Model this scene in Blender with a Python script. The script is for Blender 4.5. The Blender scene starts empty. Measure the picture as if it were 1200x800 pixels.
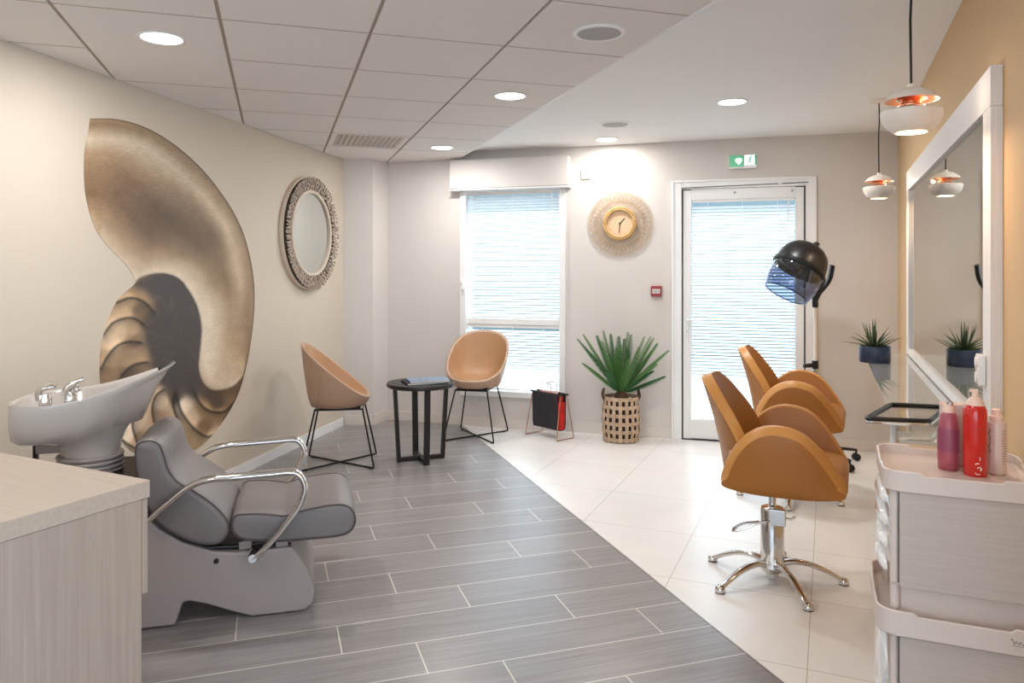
import bpy, math, random
from mathutils import Vector, Matrix, noise
random.seed(7)
SC = bpy.context.scene
COL = SC.collection
F, CX, HV, HC = 875.0, 600.0, 317.0, 1.40      # focal length in px of the 1200x800 frame, horizon row, eye height
PI = math.pi
rad = math.radians

# ------------------------------------------------------------------ colour / materials
def lin(c):
    c = c/255.0
    return c/12.92 if c <= .04045 else ((c+.055)/1.055)**2.4
def rgb(r, g, b): return (lin(r), lin(g), lin(b), 1.0)

class X:                                        # tiny expression wrapper over shader math nodes
    nt = None
    def __init__(s, sock): s.s = sock
    @staticmethod
    def op(o, a, b=None, c=None):
        n = X.nt.nodes.new('ShaderNodeMath'); n.operation = o
        for i, q in enumerate((a, b, c)):
            if q is None: continue
            if isinstance(q, X): X.nt.links.new(q.s, n.inputs[i])
            else: n.inputs[i].default_value = q
        return X(n.outputs[0])
    def __add__(s, o): return X.op('ADD', s, o)
    def __sub__(s, o): return X.op('SUBTRACT', s, o)
    def __mul__(s, o): return X.op('MULTIPLY', s, o)
    def __truediv__(s, o): return X.op('DIVIDE', s, o)
    __radd__ = __add__; __rmul__ = __mul__
def mn(a, b): return X.op('MINIMUM', a, b)
def mx(a, b): return X.op('MAXIMUM', a, b)
def flo(a): return X.op('FLOOR', a)
def fra(a): return X.op('FRACT', a)
def less(a, b): return X.op('LESS_THAN', a, b)
def pmod(a, b): return a - flo(a/b)*b

def newmat(name):
    m = bpy.data.materials.new(name); m.use_nodes = True
    nt = m.node_tree; b = nt.nodes['Principled BSDF']; X.nt = nt
    return m, nt, b

def pbr(name, col, rough=.5, metal=0.0, var=.04, nscale=8.0, bump=0.0, bscale=120.0, spec=.5, coat=0.0, emit=None, es=0.0, stretch=None):
    m, nt, b = newmat(name)
    tc = nt.nodes.new('ShaderNodeTexCoord')
    src = tc.outputs['Object']
    if stretch:
        mp = nt.nodes.new('ShaderNodeMapping'); mp.inputs['Scale'].default_value = stretch
        nt.links.new(src, mp.inputs['Vector']); src = mp.outputs[0]
    nz = nt.nodes.new('ShaderNodeTexNoise'); nz.inputs['Scale'].default_value = nscale; nz.inputs['Detail'].default_value = 4
    nt.links.new(src, nz.inputs['Vector'])
    mixn = nt.nodes.new('ShaderNodeMix'); mixn.data_type = 'RGBA'
    c = rgb(*col)
    mixn.inputs['A'].default_value = tuple(max(0, q*(1-var)) for q in c[:3])+(1,)
    mixn.inputs['B'].default_value = tuple(min(1, q*(1+var)) for q in c[:3])+(1,)
    nt.links.new(nz.outputs['Fac'], mixn.inputs['Factor'])
    nt.links.new(mixn.outputs['Result'], b.inputs['Base Color'])
    b.inputs['Roughness'].default_value = rough; b.inputs['Metallic'].default_value = metal
    b.inputs['Specular IOR Level'].default_value = spec
    b.inputs['Coat Weight'].default_value = coat
    if bump:
        n2 = nt.nodes.new('ShaderNodeTexNoise'); n2.inputs['Scale'].default_value = bscale; n2.inputs['Detail'].default_value = 3
        nt.links.new(src, n2.inputs['Vector'])
        bp = nt.nodes.new('ShaderNodeBump'); bp.inputs['Strength'].default_value = bump; bp.inputs['Distance'].default_value = .002
        nt.links.new(n2.outputs['Fac'], bp.inputs['Height']); nt.links.new(bp.outputs[0], b.inputs['Normal'])
    if emit:
        b.inputs['Emission Color'].default_value = rgb(*emit); b.inputs['Emission Strength'].default_value = es
    return m

def glassmat(name, tint=(255, 255, 255), ior=1.45, rough=.0, extra=0.0):
    m = bpy.data.materials.new(name); m.use_nodes = True; nt = m.node_tree
    nt.nodes.clear()
    out = nt.nodes.new('ShaderNodeOutputMaterial')
    tr = nt.nodes.new('ShaderNodeBsdfTransparent'); tr.inputs[0].default_value = rgb(*tint)
    gl = nt.nodes.new('ShaderNodeBsdfGlossy'); gl.inputs['Roughness'].default_value = rough; gl.inputs[0].default_value = (1, 1, 1, 1)
    fr = nt.nodes.new('ShaderNodeFresnel'); fr.inputs[0].default_value = ior
    ge_ = nt.nodes.new('ShaderNodeNewGeometry'); ir = nt.nodes.new('ShaderNodeMath'); ir.operation = 'MULTIPLY_ADD'   # same reflectance on both faces of a thin pane
    ir.inputs[1].default_value = 1/ior-ior; ir.inputs[2].default_value = ior
    nt.links.new(ge_.outputs['Backfacing'], ir.inputs[0]); nt.links.new(ir.outputs[0], fr.inputs[0])
    mix = nt.nodes.new('ShaderNodeMixShader')
    if extra:
        mt = nt.nodes.new('ShaderNodeMath'); mt.operation = 'ADD'; mt.use_clamp = True; mt.inputs[1].default_value = extra
        nt.links.new(fr.outputs[0], mt.inputs[0]); nt.links.new(mt.outputs[0], mix.inputs[0])
    else: nt.links.new(fr.outputs[0], mix.inputs[0])
    nt.links.new(tr.outputs[0], mix.inputs[1]); nt.links.new(gl.outputs[0], mix.inputs[2]); nt.links.new(mix.outputs[0], out.inputs[0])
    return m

def emimat(name, col, s):
    m = bpy.data.materials.new(name); m.use_nodes = True; nt = m.node_tree; nt.nodes.clear()
    out = nt.nodes.new('ShaderNodeOutputMaterial'); e = nt.nodes.new('ShaderNodeEmission')
    e.inputs[0].default_value = rgb(*col); e.inputs[1].default_value = s
    nt.links.new(e.outputs[0], out.inputs[0]); return m

def slatmat(name, col, tr):
    m = bpy.data.materials.new(name); m.use_nodes = True; nt = m.node_tree; nt.nodes.clear()
    out = nt.nodes.new('ShaderNodeOutputMaterial')
    d = nt.nodes.new('ShaderNodeBsdfDiffuse'); d.inputs[0].default_value = rgb(*col)
    t = nt.nodes.new('ShaderNodeBsdfTranslucent'); t.inputs[0].default_value = rgb(*col)
    mix = nt.nodes.new('ShaderNodeMixShader'); mix.inputs[0].default_value = tr
    nt.links.new(d.outputs[0], mix.inputs[1]); nt.links.new(t.outputs[0], mix.inputs[2]); nt.links.new(mix.outputs[0], out.inputs[0])
    return m

def floor_wood():
    m, nt, b = newmat('grey_wood_look_tile')
    g = nt.nodes.new('ShaderNodeNewGeometry'); sp = nt.nodes.new('ShaderNodeSeparateXYZ')
    nt.links.new(g.outputs['Position'], sp.inputs[0]); x, y = X(sp.outputs[0]), X(sp.outputs[1])
    a = rad(18); p = x*math.cos(a)+y*math.sin(a); q = y*math.cos(a)-x*math.sin(a)
    W, L = .2255, .92
    r = (q+(-2.786+W*40))/W; row = flo(r); fq = fra(r)
    k = pmod(row+(-40), 3.0)
    # measured joint positions of three successive courses: 0.253, 0.797, 0.525
    off = less(k, .5)*.253 + less(X.op('ABSOLUTE', k-1.0), .5)*.797 + less(1.5, k)*.525
    u = (p-off+L*20)/L; fu = fra(u); idx = flo(u)
    g2 = .0026
    dq = mn(fq, 1.0*(X.op('SUBTRACT', 1.0, fq)))*W; du = mn(fu, X.op('SUBTRACT', 1.0, fu))*L
    grout = less(mn(dq, du), g2)
    cx = nt.nodes.new('ShaderNodeCombineXYZ')
    pr = p*1.3+row*7.3+idx*3.1; qr = q*34.0
    nt.links.new(pr.s, cx.inputs[0]); nt.links.new(qr.s, cx.inputs[1]); nt.links.new((row*1.7).s, cx.inputs[2])
    nz = nt.nodes.new('ShaderNodeTexNoise'); nz.inputs['Scale'].default_value = 1.6; nz.inputs['Detail'].default_value = 8; nz.inputs['Roughness'].default_value = .65
    nt.links.new(cx.outputs[0], nz.inputs['Vector'])
    wn = nt.nodes.new('ShaderNodeTexWhiteNoise'); wn.noise_dimensions = '2D'
    c2 = nt.nodes.new('ShaderNodeCombineXYZ'); nt.links.new(row.s, c2.inputs[0]); nt.links.new(idx.s, c2.inputs[1]); nt.links.new(c2.outputs[0], wn.inputs['Vector'])
    fac = X(nz.outputs['Fac'])*1.0 + (X(wn.outputs['Value'])+(-.5))*.14
    cr = nt.nodes.new('ShaderNodeValToRGB'); nt.links.new(fac.s, cr.inputs[0])
    e = cr.color_ramp.elements
    e[0].position = .25; e[0].color = rgb(122, 118, 118); e[1].position = .72; e[1].color = rgb(150, 146, 146)
    mixn = nt.nodes.new('ShaderNodeMix'); mixn.data_type = 'RGBA'
    nt.links.new(grout.s, mixn.inputs['Factor']); nt.links.new(cr.outputs[0], mixn.inputs['A']); mixn.inputs['B'].default_value = rgb(206, 200, 192)
    nt.links.new(mixn.outputs['Result'], b.inputs['Base Color'])
    ro = X(nz.outputs['Fac'])*.08+.25
    nt.links.new(ro.s, b.inputs['Roughness']); b.inputs['Specular IOR Level'].default_value = .5
    bp = nt.nodes.new('ShaderNodeBump'); bp.inputs['Strength'].default_value = .12; bp.inputs['Distance'].default_value = .001
    hh = X(nz.outputs['Fac'])*.5-grout*1.0; nt.links.new(hh.s, bp.inputs['Height']); nt.links.new(bp.outputs[0], b.inputs['Normal'])
    return m

def floor_tile():
    m, nt, b = newmat('cream_floor_tile')
    g = nt.nodes.new('ShaderNodeNewGeometry'); sp = nt.nodes.new('ShaderNodeSeparateXYZ')
    nt.links.new(g.outputs['Position'], sp.inputs[0]); x, y = X(sp.outputs[0]), X(sp.outputs[1])
    a = rad(23); r = x*math.cos(a)-y*math.sin(a); s = x*math.sin(a)+y*math.cos(a)
    W = .597
    fr_ = fra((r+.07+W*20)/W); fs = fra((s-2.82+W*20)/W)
    d = mn(mn(fr_, X.op('SUBTRACT', 1.0, fr_)), mn(fs, X.op('SUBTRACT', 1.0, fs)))*W
    grout = less(d, .0016)
    nz = nt.nodes.new('ShaderNodeTexNoise'); nz.inputs['Scale'].default_value = 3.0; nz.inputs['Detail'].default_value = 5
    nt.links.new(g.outputs['Position'], nz.inputs['Vector'])
    cr = nt.nodes.new('ShaderNodeValToRGB'); nt.links.new(nz.outputs['Fac'], cr.inputs[0])
    e = cr.color_ramp.elements; e[0].position = .3; e[0].color = rgb(230, 227, 224); e[1].position = .7; e[1].color = rgb(237, 234, 231)
    mixn = nt.nodes.new('ShaderNodeMix'); mixn.data_type = 'RGBA'
    nt.links.new(grout.s, mixn.inputs['Factor']); nt.links.new(cr.outputs[0], mixn.inputs['A']); mixn.inputs['B'].default_value = rgb(186, 176, 166)
    nt.links.new(mixn.outputs['Result'], b.inputs['Base Color'])
    b.inputs['Roughness'].default_value = .24
    return m

def wavewood(name, c1, c2, rot=0.0, scale=(60, 60, 1.5), rough=.5):
    m, nt, b = newmat(name)
    tc = nt.nodes.new('ShaderNodeTexCoord'); mp = nt.nodes.new('ShaderNodeMapping'); mp.inputs['Scale'].default_value = scale
    nt.links.new(tc.outputs['Object'], mp.inputs[0])
    nz = nt.nodes.new('ShaderNodeTexNoise'); nz.inputs['Scale'].default_value = 3.0; nz.inputs['Detail'].default_value = 7; nz.inputs['Roughness'].default_value = .7
    nt.links.new(mp.outputs[0], nz.inputs['Vector'])
    cr = nt.nodes.new('ShaderNodeValToRGB'); nt.links.new(nz.outputs['Fac'], cr.inputs[0])
    e = cr.color_ramp.elements; e[0].position = .3; e[0].color = rgb(*c1); e[1].position = .7; e[1].color = rgb(*c2)
    nt.links.new(cr.outputs[0], b.inputs['Base Color']); b.inputs['Roughness'].default_value = rough
    return m

M = {}
M['wall_cream'] = pbr('warm_cream_paint', (207, 195, 179), .75, var=.01, bump=.05, bscale=400)
M['wall_grey'] = pbr('pale_greige_paint', (213, 207, 202), .75, var=.01, bump=.05, bscale=400)
M['wall_ochre'] = pbr('ochre_paint', (212, 180, 138), .75, var=.02, bump=.05, bscale=400)
M['ceil_white'] = pbr('ceiling_paint', (246, 246, 246), .8, var=.01)
M['ceil_panel'] = pbr('mineral_ceiling_panel', (230, 225, 222), .9, var=.01, bump=.15, bscale=500)
M['ceil_tee'] = pbr('ceiling_grid_metal', (178, 164, 152), .6, var=.01)
M['wood'] = floor_wood(); M['tile'] = floor_tile()
M['white_paint'] = pbr('white_lacquer', (236, 236, 236), .35, var=.01)
M['base_tile'] = pbr('plinth_tile', (218, 210, 202), .4, var=.02)
M['slat'] = slatmat('white_blind_slat', (246, 247, 248), .5)
M['cord'] = pbr('white_cord', (235, 238, 240), .6)
M['pane'] = glassmat('window_glass', (244, 250, 252), 1.4)
M['mirror'] = pbr('mirror_silver', (222, 226, 222), .015, 1.0, var=.0)
M['mirror_frame'] = wavewood('white_woodgrain_frame', (226, 222, 220), (240, 236, 234), scale=(40, 40, 2), rough=.4)
M['lamp_white'] = pbr('matt_white_lamp_shade', (238, 230, 220), .45, var=.01)
M['copper'] = pbr('copper_inner', (240, 172, 136), .3, 1.0, var=.03)
M['black'] = pbr('black_plastic', (22, 21, 23), .35, var=.1)
M['black_metal'] = pbr('black_powder_coat', (18, 18, 20), .4, .3, var=.1)
M['chrome'] = pbr('polished_chrome', (222, 220, 218), .08, 1.0, var=.01)
M['steel'] = pbr('brushed_steel', (190, 186, 182), .3, 1.0, var=.03)
M['grey_leather'] = pbr('grey_leatherette', (122, 116, 115), .42, var=.03, bump=.12, bscale=500)
M['grey_piping'] = pbr('dark_piping', (84, 70, 70), .5)
M['grey_shell'] = pbr('warm_grey_gloss_shell', (160, 150, 147), .3, var=.01)
M['ceramic'] = pbr('white_ceramic', (194, 186, 180), .12, var=.01, coat=.6)
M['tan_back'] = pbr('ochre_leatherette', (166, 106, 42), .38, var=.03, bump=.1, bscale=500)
M['tan_lit_edge'] = pbr('ochre_leatherette_lit_edge', (204, 144, 76), .38, var=.03, bump=.1, bscale=500)  # light from above put into the colour of the chair rims
M['peach'] = pbr('peach_tan_leather', (180, 148, 124), .45, var=.04, bump=.08, bscale=400)
M['camel'] = pbr('camel_leather', (180, 138, 100), .45, var=.04, bump=.08, bscale=400)
M['dark_wood'] = wavewood('dark_stained_wood', (14, 12, 12), (34, 29, 28), scale=(4, 60, 60), rough=.4)
M['rose_metal'] = pbr('rose_gold_wire', (196, 150, 128), .3, .9)
M['dark_fabric'] = pbr('dark_felt', (42, 38, 44), .85, var=.2, nscale=60)
M['red'] = pbr('red_print', (196, 40, 30), .4, var=.5, nscale=14)
M['rattan'] = pbr('natural_rattan', (206, 176, 138), .55, var=.18, nscale=40)
M['gold_rattan'] = pbr('golden_rattan', (206, 166, 106), .45, var=.25, nscale=60)
M['clock_face'] = pbr('pale_wood_clock_face', (222, 188, 152), .6, var=.05)
M['basket'] = wavewood('woven_strap', (156, 128, 104), (206, 180, 152), scale=(10, 10, 10), rough=.7)
M['basket_dark'] = pbr('basket_lining', (46, 34, 28), .9, var=.2)
M['leaf'] = pbr('cycad_green', (84, 126, 66), .45, var=.45, nscale=14)
M['leaf_dark'] = pbr('dark_cycad_green', (52, 100, 56), .45, var=.4, nscale=14)
M['agave'] = pbr('agave_green', (72, 88, 52), .4, var=.45, nscale=30)
M['trunk'] = pbr('brown_fibre', (84, 60, 42), .9, var=.4, nscale=60)
M['navy'] = pbr('navy_ceramic', (44, 56, 80), .35, var=.04)
M['soil'] = pbr('dark_soil', (48, 38, 30), .95, var=.4, nscale=60)
M['shelf_glass'] = pbr('frosted_shelf_glass', (214, 216, 212), .03, var=.0)
_b = M['shelf_glass'].node_tree.nodes['Principled BSDF']; _b.inputs['Alpha'].default_value = .8; _b.inputs['IOR'].default_value = 1.75; _b.inputs['Coat Weight'].default_value = 1.0; _b.inputs['Coat Roughness'].default_value = .0
M['tray_glass'] = glassmat('tray_glass', (236, 232, 226), 1.5, .02, .06)
M['desk'] = wavewood('bleached_oak_laminate', (160, 144, 131), (176, 161, 148), scale=(30, 30, .8), rough=.45)
M['desk_top'] = wavewood('bleached_oak_laminate_top', (176, 160, 146), (190, 175, 161), scale=(1.0, 30, 30), rough=.4)
M['cart'] = pbr('cart_white_plastic', (214, 199, 190), .35, var=.01)
M['cart_panel'] = wavewood('cart_linen_panel', (184, 170, 160), (196, 183, 174), scale=(2, 2, 40), rough=.5)
M['gloss_white'] = pbr('gloss_white_plastic', (240, 240, 240), .1, var=.01, coat=.5)
M['lilac'] = pbr('mauve_bottle', (168, 84, 98), .3, var=.04)
M['lilac_band'] = pbr('mauve_label', (146, 72, 96), .35, var=.04)
M['red_bottle'] = pbr('red_bottle_gloss', (206, 32, 24), .18, var=.03, coat=.5)
M['pink_cap'] = pbr('blush_cap', (240, 208, 192), .3, var=.02)
M['clear_bottle'] = pbr('milky_bottle', (226, 204, 192), .25, var=.02)
M['print'] = pbr('printed_ink', (92, 78, 82), .6)
M['print_white'] = pbr('white_ink', (245, 240, 236), .5)
M['green_sign'] = pbr('green_sign_face', (48, 160, 112), .3, emit=(48, 160, 112), es=.35)
M['white_sign'] = pbr('white_sign_face', (236, 255, 246), .3, emit=(230, 255, 244), es=.8)
M['alarm_red'] = pbr('alarm_red', (150, 44, 48), .35)
M['lamp_on'] = emimat('lit_diffuser', (255, 250, 240), 14.0)
M['bulb'] = emimat('warm_bulb', (255, 190, 140), 16.0)
M['speaker'] = pbr('grey_mesh_grille', (176, 172, 172), .7, bump=.6, bscale=900)
M['visor'] = glassmat('smoked_visor', (150, 162, 184), 1.5, .03, .05)
M['paper'] = pbr('magazine_paper', (226, 224, 220), .5)
M['cover'] = pbr('blue_grey_cover', (120, 140, 168), .3, var=.9, nscale=22)
M['twig'] = pbr('bleached_driftwood', (176, 160, 146), .8, var=.5, nscale=70)
M['twig_dark'] = pbr('dark_backing', (70, 56, 48), .9, var=.2)
M['mirror_rim'] = pbr('beige_rim', (206, 190, 172), .6)
M['cooler'] = pbr('cooler_white_socket', (232, 222, 216), .3)

# ------------------------------------------------------------------ mesh builder
class MB:
    def __init__(s): s.v = []; s.f = []
    def add(s, vs, fs, T=None):
        b = len(s.v)
        if T is not None: vs = [T @ Vector(p) for p in vs]
        s.v += [tuple(p) for p in vs]; s.f += [tuple(i+b for i in f) for f in fs]; return s
    def box(s, c, d, rz=0.0, T=None):
        x, y, z = d[0]/2, d[1]/2, d[2]/2
        vs = [(-x, -y, -z), (x, -y, -z), (x, y, -z), (-x, y, -z), (-x, -y, z), (x, -y, z), (x, y, z), (-x, y, z)]
        R = Matrix.Translation(c) @ Matrix.Rotation(rz, 4, 'Z')
        if T is not None: R = T @ R
        return s.add(vs, [(0, 3, 2, 1), (4, 5, 6, 7), (0, 1, 5, 4), (1, 2, 6, 5), (2, 3, 7, 6), (3, 0, 4, 7)], R)
    def span(s, a, b):
        return s.box([(a[i]+b[i])/2 for i in range(3)], [abs(b[i]-a[i]) for i in range(3)])
    def grid(s, fn, nu, nv, cu=False, cv=False):
        vs = [fn(i/(nu if cu else nu-1), j/(nv if cv else nv-1)) for i in range(nu) for j in range(nv)]
        fs = []
        for i in range(nu if cu else nu-1):
            for j in range(nv if cv else nv-1):
                a, b = i*nv+j, ((i+1) % nu)*nv+j
                c, d = ((i+1) % nu)*nv+(j+1) % nv, i*nv+(j+1) % nv
                fs.append((a, b, c, d))
        return s.add(vs, fs)
    def loops(s, L, cap0=True, cap1=True):
        n = len(L[0]); vs = [p for l in L for p in l]; fs = []
        for i in range(len(L)-1):
            for j in range(n):
                fs.append((i*n+j, i*n+(j+1) % n, (i+1)*n+(j+1) % n, (i+1)*n+j))
        if cap0: fs.append(tuple(reversed(range(n))))
        if cap1: fs.append(tuple((len(L)-1)*n+j for j in range(n)))
        return s.add(vs, fs)
    def lathe(s, prof, seg=32, c=(0, 0, 0), T=None, cap=True, sx=1.0, sy=1.0):
        b = MB()
        b.loops([[(r*sx*math.cos(2*PI*k/seg), r*sy*math.sin(2*PI*k/seg), z) for k in range(seg)] for r, z in prof], cap, cap)
        R = Matrix.Translation(c)
        if T is not None: R = T @ R
        return s.add(b.v, b.f, R)
    def tube(s, pts, r, seg=8, closed=False, flat=None, caps=True):
        P = [Vector(p) for p in pts]; n = len(P); L = []
        rr = r if isinstance(r, (list, tuple)) else [r]*n
        up = None
        for i in range(n):
            if closed: t = P[(i+1) % n]-P[i-1]
            else: t = P[min(i+1, n-1)]-P[max(i-1, 0)]
            t = t.normalized() if t.length > 1e-9 else Vector((0, 0, 1))
            if up is None:
                up = Vector((0, 0, 1)) if abs(t.z) < .9 else Vector((1, 0, 0))
            a = up-t*up.dot(t)
            a = a.normalized() if a.length > 1e-6 else t.orthogonal().normalized()
            up = a; b = t.cross(a)
            fa, fb = (flat if flat else (1, 1))
            L.append([tuple(P[i]+a*(rr[i]*fa*math.cos(2*PI*k/seg))+b*(rr[i]*fb*math.sin(2*PI*k/seg))) for k in range(seg)])
        if closed: L.append(L[0]); return s.loops(L, False, False)
        return s.loops(L, caps, caps)
    def ball(s, c, r, T=None, nu=14, nv=9, d=(1, 1, 1)):
        prof = [(max(1e-5, r*math.sin(PI*k/(nv-1))), -r*math.cos(PI*k/(nv-1))) for k in range(nv)]
        b = MB().lathe(prof, nu)
        R = Matrix.Translation(c)
        if T is not None: R = R @ T
        R = R @ Matrix.Diagonal((d[0], d[1], d[2], 1))
        return s.add(b.v, b.f, R)
    def prism(s, poly, z0, z1, axis='z', T=None):
        n = len(poly)
        if axis == 'z': lo = [(x, y, z0) for x, y in poly]; hi = [(x, y, z1) for x, y in poly]
        else: lo = [(x, z0, y) for x, y in poly]; hi = [(x, z1, y) for x, y in poly]
        b = MB().loops([lo, hi]); return s.add(b.v, b.f, T)
    def build(s, name, mat, parent=None, smooth=True, bevel=0.0, seg=3, loc=None, rz=0.0, subsurf=0, ang=38):
        me = bpy.data.meshes.new(name); me.from_pydata(s.v, [], s.f); me.update()
        import bmesh
        bm = bmesh.new(); bm.from_mesh(me)
        bmesh.ops.remove_doubles(bm, verts=bm.verts, dist=1e-6)
        bmesh.ops.recalc_face_normals(bm, faces=bm.faces)
        if smooth:
            for f in bm.faces: f.smooth = True
            lim = rad(ang)
            for e in bm.edges:
                if len(e.link_faces) == 2 and e.calc_face_angle(0) > lim and not subsurf: e.smooth = False
        bm.to_mesh(me); bm.free()
        o = bpy.data.objects.new(name, me); COL.objects.link(o)
        if mat is not None: me.materials.append(mat)
        if parent is not None: o.parent = parent
        if loc is not None: o.location = loc
        o.rotation_euler = (0, 0, rz)
        if bevel:
            md = o.modifiers.new('bevel', 'BEVEL'); md.width = bevel; md.segments = seg; md.limit_method = 'ANGLE'; md.angle_limit = rad(35); md.harden_normals = False
            for p in me.polygons: p.use_smooth = True
            md.harden_normals = True
        if subsurf:
            md = o.modifiers.new('sub', 'SUBSURF'); md.levels = subsurf; md.render_levels = subsurf
        return o

def tag(o, label=None, cat=None, group=None, kind=None):
    if label: o['label'] = label
    if cat: o['category'] = cat
    if group: o['group'] = group
    if kind: o['kind'] = kind
    return o
def empty(name, loc=(0, 0, 0), rz=0.0):
    o = bpy.data.objects.new(name, None); COL.objects.link(o); o.location = loc; o.rotation_euler = (0, 0, rz); o.empty_display_size = .05
    return o
def thing(name, label, cat, loc=(0, 0, 0), rz=0.0, group=None): return tag(empty(name, loc, rz), label, cat, group)
def struct(o): return tag(o, kind='structure')
def kids(o): return [c for c in bpy.data.objects if c.parent == o]
def copy_tree(o, parent=None):
    c = o.copy(); COL.objects.link(c)
    if parent is not None: c.parent = parent
    for ch in kids(o): copy_tree(ch, c)
    return c

def catmull(P, n=6, closed=False):
    P = [Vector(p) for p in P]; N = len(P); out = []
    for i in range(N if closed else N-1):
        p1, p2 = P[i], P[(i+1) % N]
        p0 = P[i-1] if (closed or i > 0) else p1
        p3 = P[(i+2) % N] if (closed or i+2 < N) else p2
        for k in range(n):
            t = k/n
            out.append(.5*((2*p1)+(p2-p0)*t+(2*p0-5*p1+4*p2-p3)*t*t+(3*p1-p0-3*p2+p3)*t**3))
    if not closed: out.append(P[-1])
    return out
def inset(poly, d):
    n = len(poly); A = sum(poly[i][0]*poly[(i+1) % n][1]-poly[(i+1) % n][0]*poly[i][1] for i in range(n)); sg = 1 if A > 0 else -1
    out = []
    for i in range(n):
        a, b, c = Vector(poly[i-1][:2]), Vector(poly[i][:2]), Vector(poly[(i+1) % n][:2])
        t = (c-a); t = t.normalized() if t.length > 1e-9 else Vector((1, 0))
        nn = Vector((-t.y, t.x))*sg
        out.append(b+nn*d)
    return out
def pillow(outline, y0, y1, r=.03, n=6, puff=.0, k=4):
    """closed (x,z) outline swept along y with rounded shoulders: a cushion"""
    o = [(p[0], p[1]) for p in catmull([(a, b, 0) for a, b in outline], n, True)]
    L = []
    for j in range(k+1):
        a = PI/2*j/k; L.append((y0+r*(1-math.sin(a)), r*(1-math.cos(a)) if False else r*(1-math.sin(a))))
    L = []
    for j in range(k+1):
        a = PI/2*j/k; L.append((y0+r*(1-math.cos(a)), r*(1-math.sin(a))))
    L.append(((y0+y1)/2, -puff))
    for j in range(k, -1, -1):
        a = PI/2*j/k; L.append((y1-r*(1-math.cos(a)), r*(1-math.sin(a))))
    m = MB(); m.loops([[(p[0], y, p[1]) for p in inset(o, d)] for y, d in L]); return m

def trace(loc, ang, y, pts):                    # photo pixels -> (x, z) in the upright plane at local y of a thing
    c, s = math.cos(rad(ang)), math.sin(rad(ang)); o = []
    for u, v in pts:
        k = (u-CX)/F
        x = (k*(loc[1]+y*c)-loc[0]+y*s)/(c-k*s); Y = loc[1]+x*s+y*c
        o.append((x, HC-(v-HV)/F*Y))
    return o

# ------------------------------------------------------------------ room geometry (metres)
WB0 = Vector((0, 6.650)); aB = math.atan(.3063)
bdir = Vector((math.cos(aB), -math.sin(aB))); bn = Vector((-math.sin(aB), -math.cos(aB)))   # along the back wall / into the room
def bw(s, z=0, t=0): p = WB0+bdir*s+bn*t; return (p.x, p.y, z)
def bs(u): k = (u-CX)/F; Y = 6.65/(1+.3063*k); return k*Y/bdir.x
def bz(u, v): k = (u-CX)/F; Y = 6.65/(1+.3063*k); return HC-(v-HV)/F*Y
TB = Matrix.Translation((0, 6.65, 0)) @ Matrix.Rotation(-aB, 4, 'Z')       # local x along wall, local -y into the room
RZB = -aB
aL = math.atan(.2011)
def lw(Y): return -2.8956+.2011*Y
ldir = Vector((math.sin(aL), math.cos(aL))); ln = Vector((math.cos(aL), -math.sin(aL)))      # along the left wall / into the room
def lpt(u, v, t=0.0):
    k = (u-CX)/F; off = t/math.cos(aL)
    Y = (2.8956-off)/(.2011-k); return Vector((k*Y, Y, HC-(v-HV)/F*Y))
rdir = Vector((.3912, .9203)); rn = Vector((-.9203, .3912))
def rwx(Y): return .53+.4251*Y
H1, H2 = 2.475, 2.415

# ---- floor
def poly_obj(name, poly, z0, z1, mat): return MB().prism(poly, z0, z1).build(name, mat, smooth=False)
e18 = Vector((math.cos(rad(18)), math.sin(rad(18)))); d18 = Vector((-math.sin(rad(18)), math.cos(rad(18))))
def pq(p, q): v = e18*p+d18*q; return (v.x, v.y)
B0 = pq(1.66, 6.75); B1 = pq(1.66, -3.0)
wood = [pq(1.66, -3.2), B0, (-1.0, 7.3), (-1.9, 7.3), (-4.2, -3.6)]
struct(poly_obj('floor', wood, -.05, 0.0, M['wood']))
tilep = [pq(1.66, -3.2), (4.6, -3.6), (4.6, 6.4), bw(5, 0, -.15)[:2], pq(1.66, 7.0)]
struct(poly_obj('floor', [tilep[0], (4.6, -3.0), (4.6, 5.2), bw(bs(1060)+.15, 0, -.12)[:2], bw(-.6, 0, -.12)[:2], B0], -.05, 0.0, M['tile']))
m = MB(); c0, c1 = Vector(pq(1.66, -3)), Vector(pq(1.66, 6.70))
mid = (c0+c1)/2
m.box((mid.x, mid.y, .0005), (.004, (c1-c0).length, .003), rad(18))
struct(m.build('trim_1', M['steel'], smooth=False))

# ---- back wall with openings
win = (bs(545), bs(658), .31, bz(600, 222)); door = (bs(799), bs(944), 0.0, bz(870, 220))
sL, sR = bs(452), bs(1053)+.12
m = MB()
def wb(s0, s1, z0, z1): m.box(((s0+s1)/2, .10, (z0+z1)/2), (s1-s0, .20, z1-z0), 0, TB)
wb(sL-.25, win[0], 0, 2.7); wb(win[0], win[1], 0, win[2]); wb(win[0], win[1], win[3], 2.7); wb(win[1], door[0], 0, 2.7)
wb(door[0], door[1], door[3], 2.7); wb(door[1], sR, 0, 2.7)
struct(m.build('wall_back', M['wall_grey'], smooth=False))
# column in the far left corner
m = MB(); col = [(-1.56, 6.78), (-1.263, 6.78), (-1.165, 7.005), (-1.165, 7.25), (-1.6, 7.25)]
m.prism(col, 0, 2.7); struct(m.build('wall_corner', M['wall_grey'], smooth=False))
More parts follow.
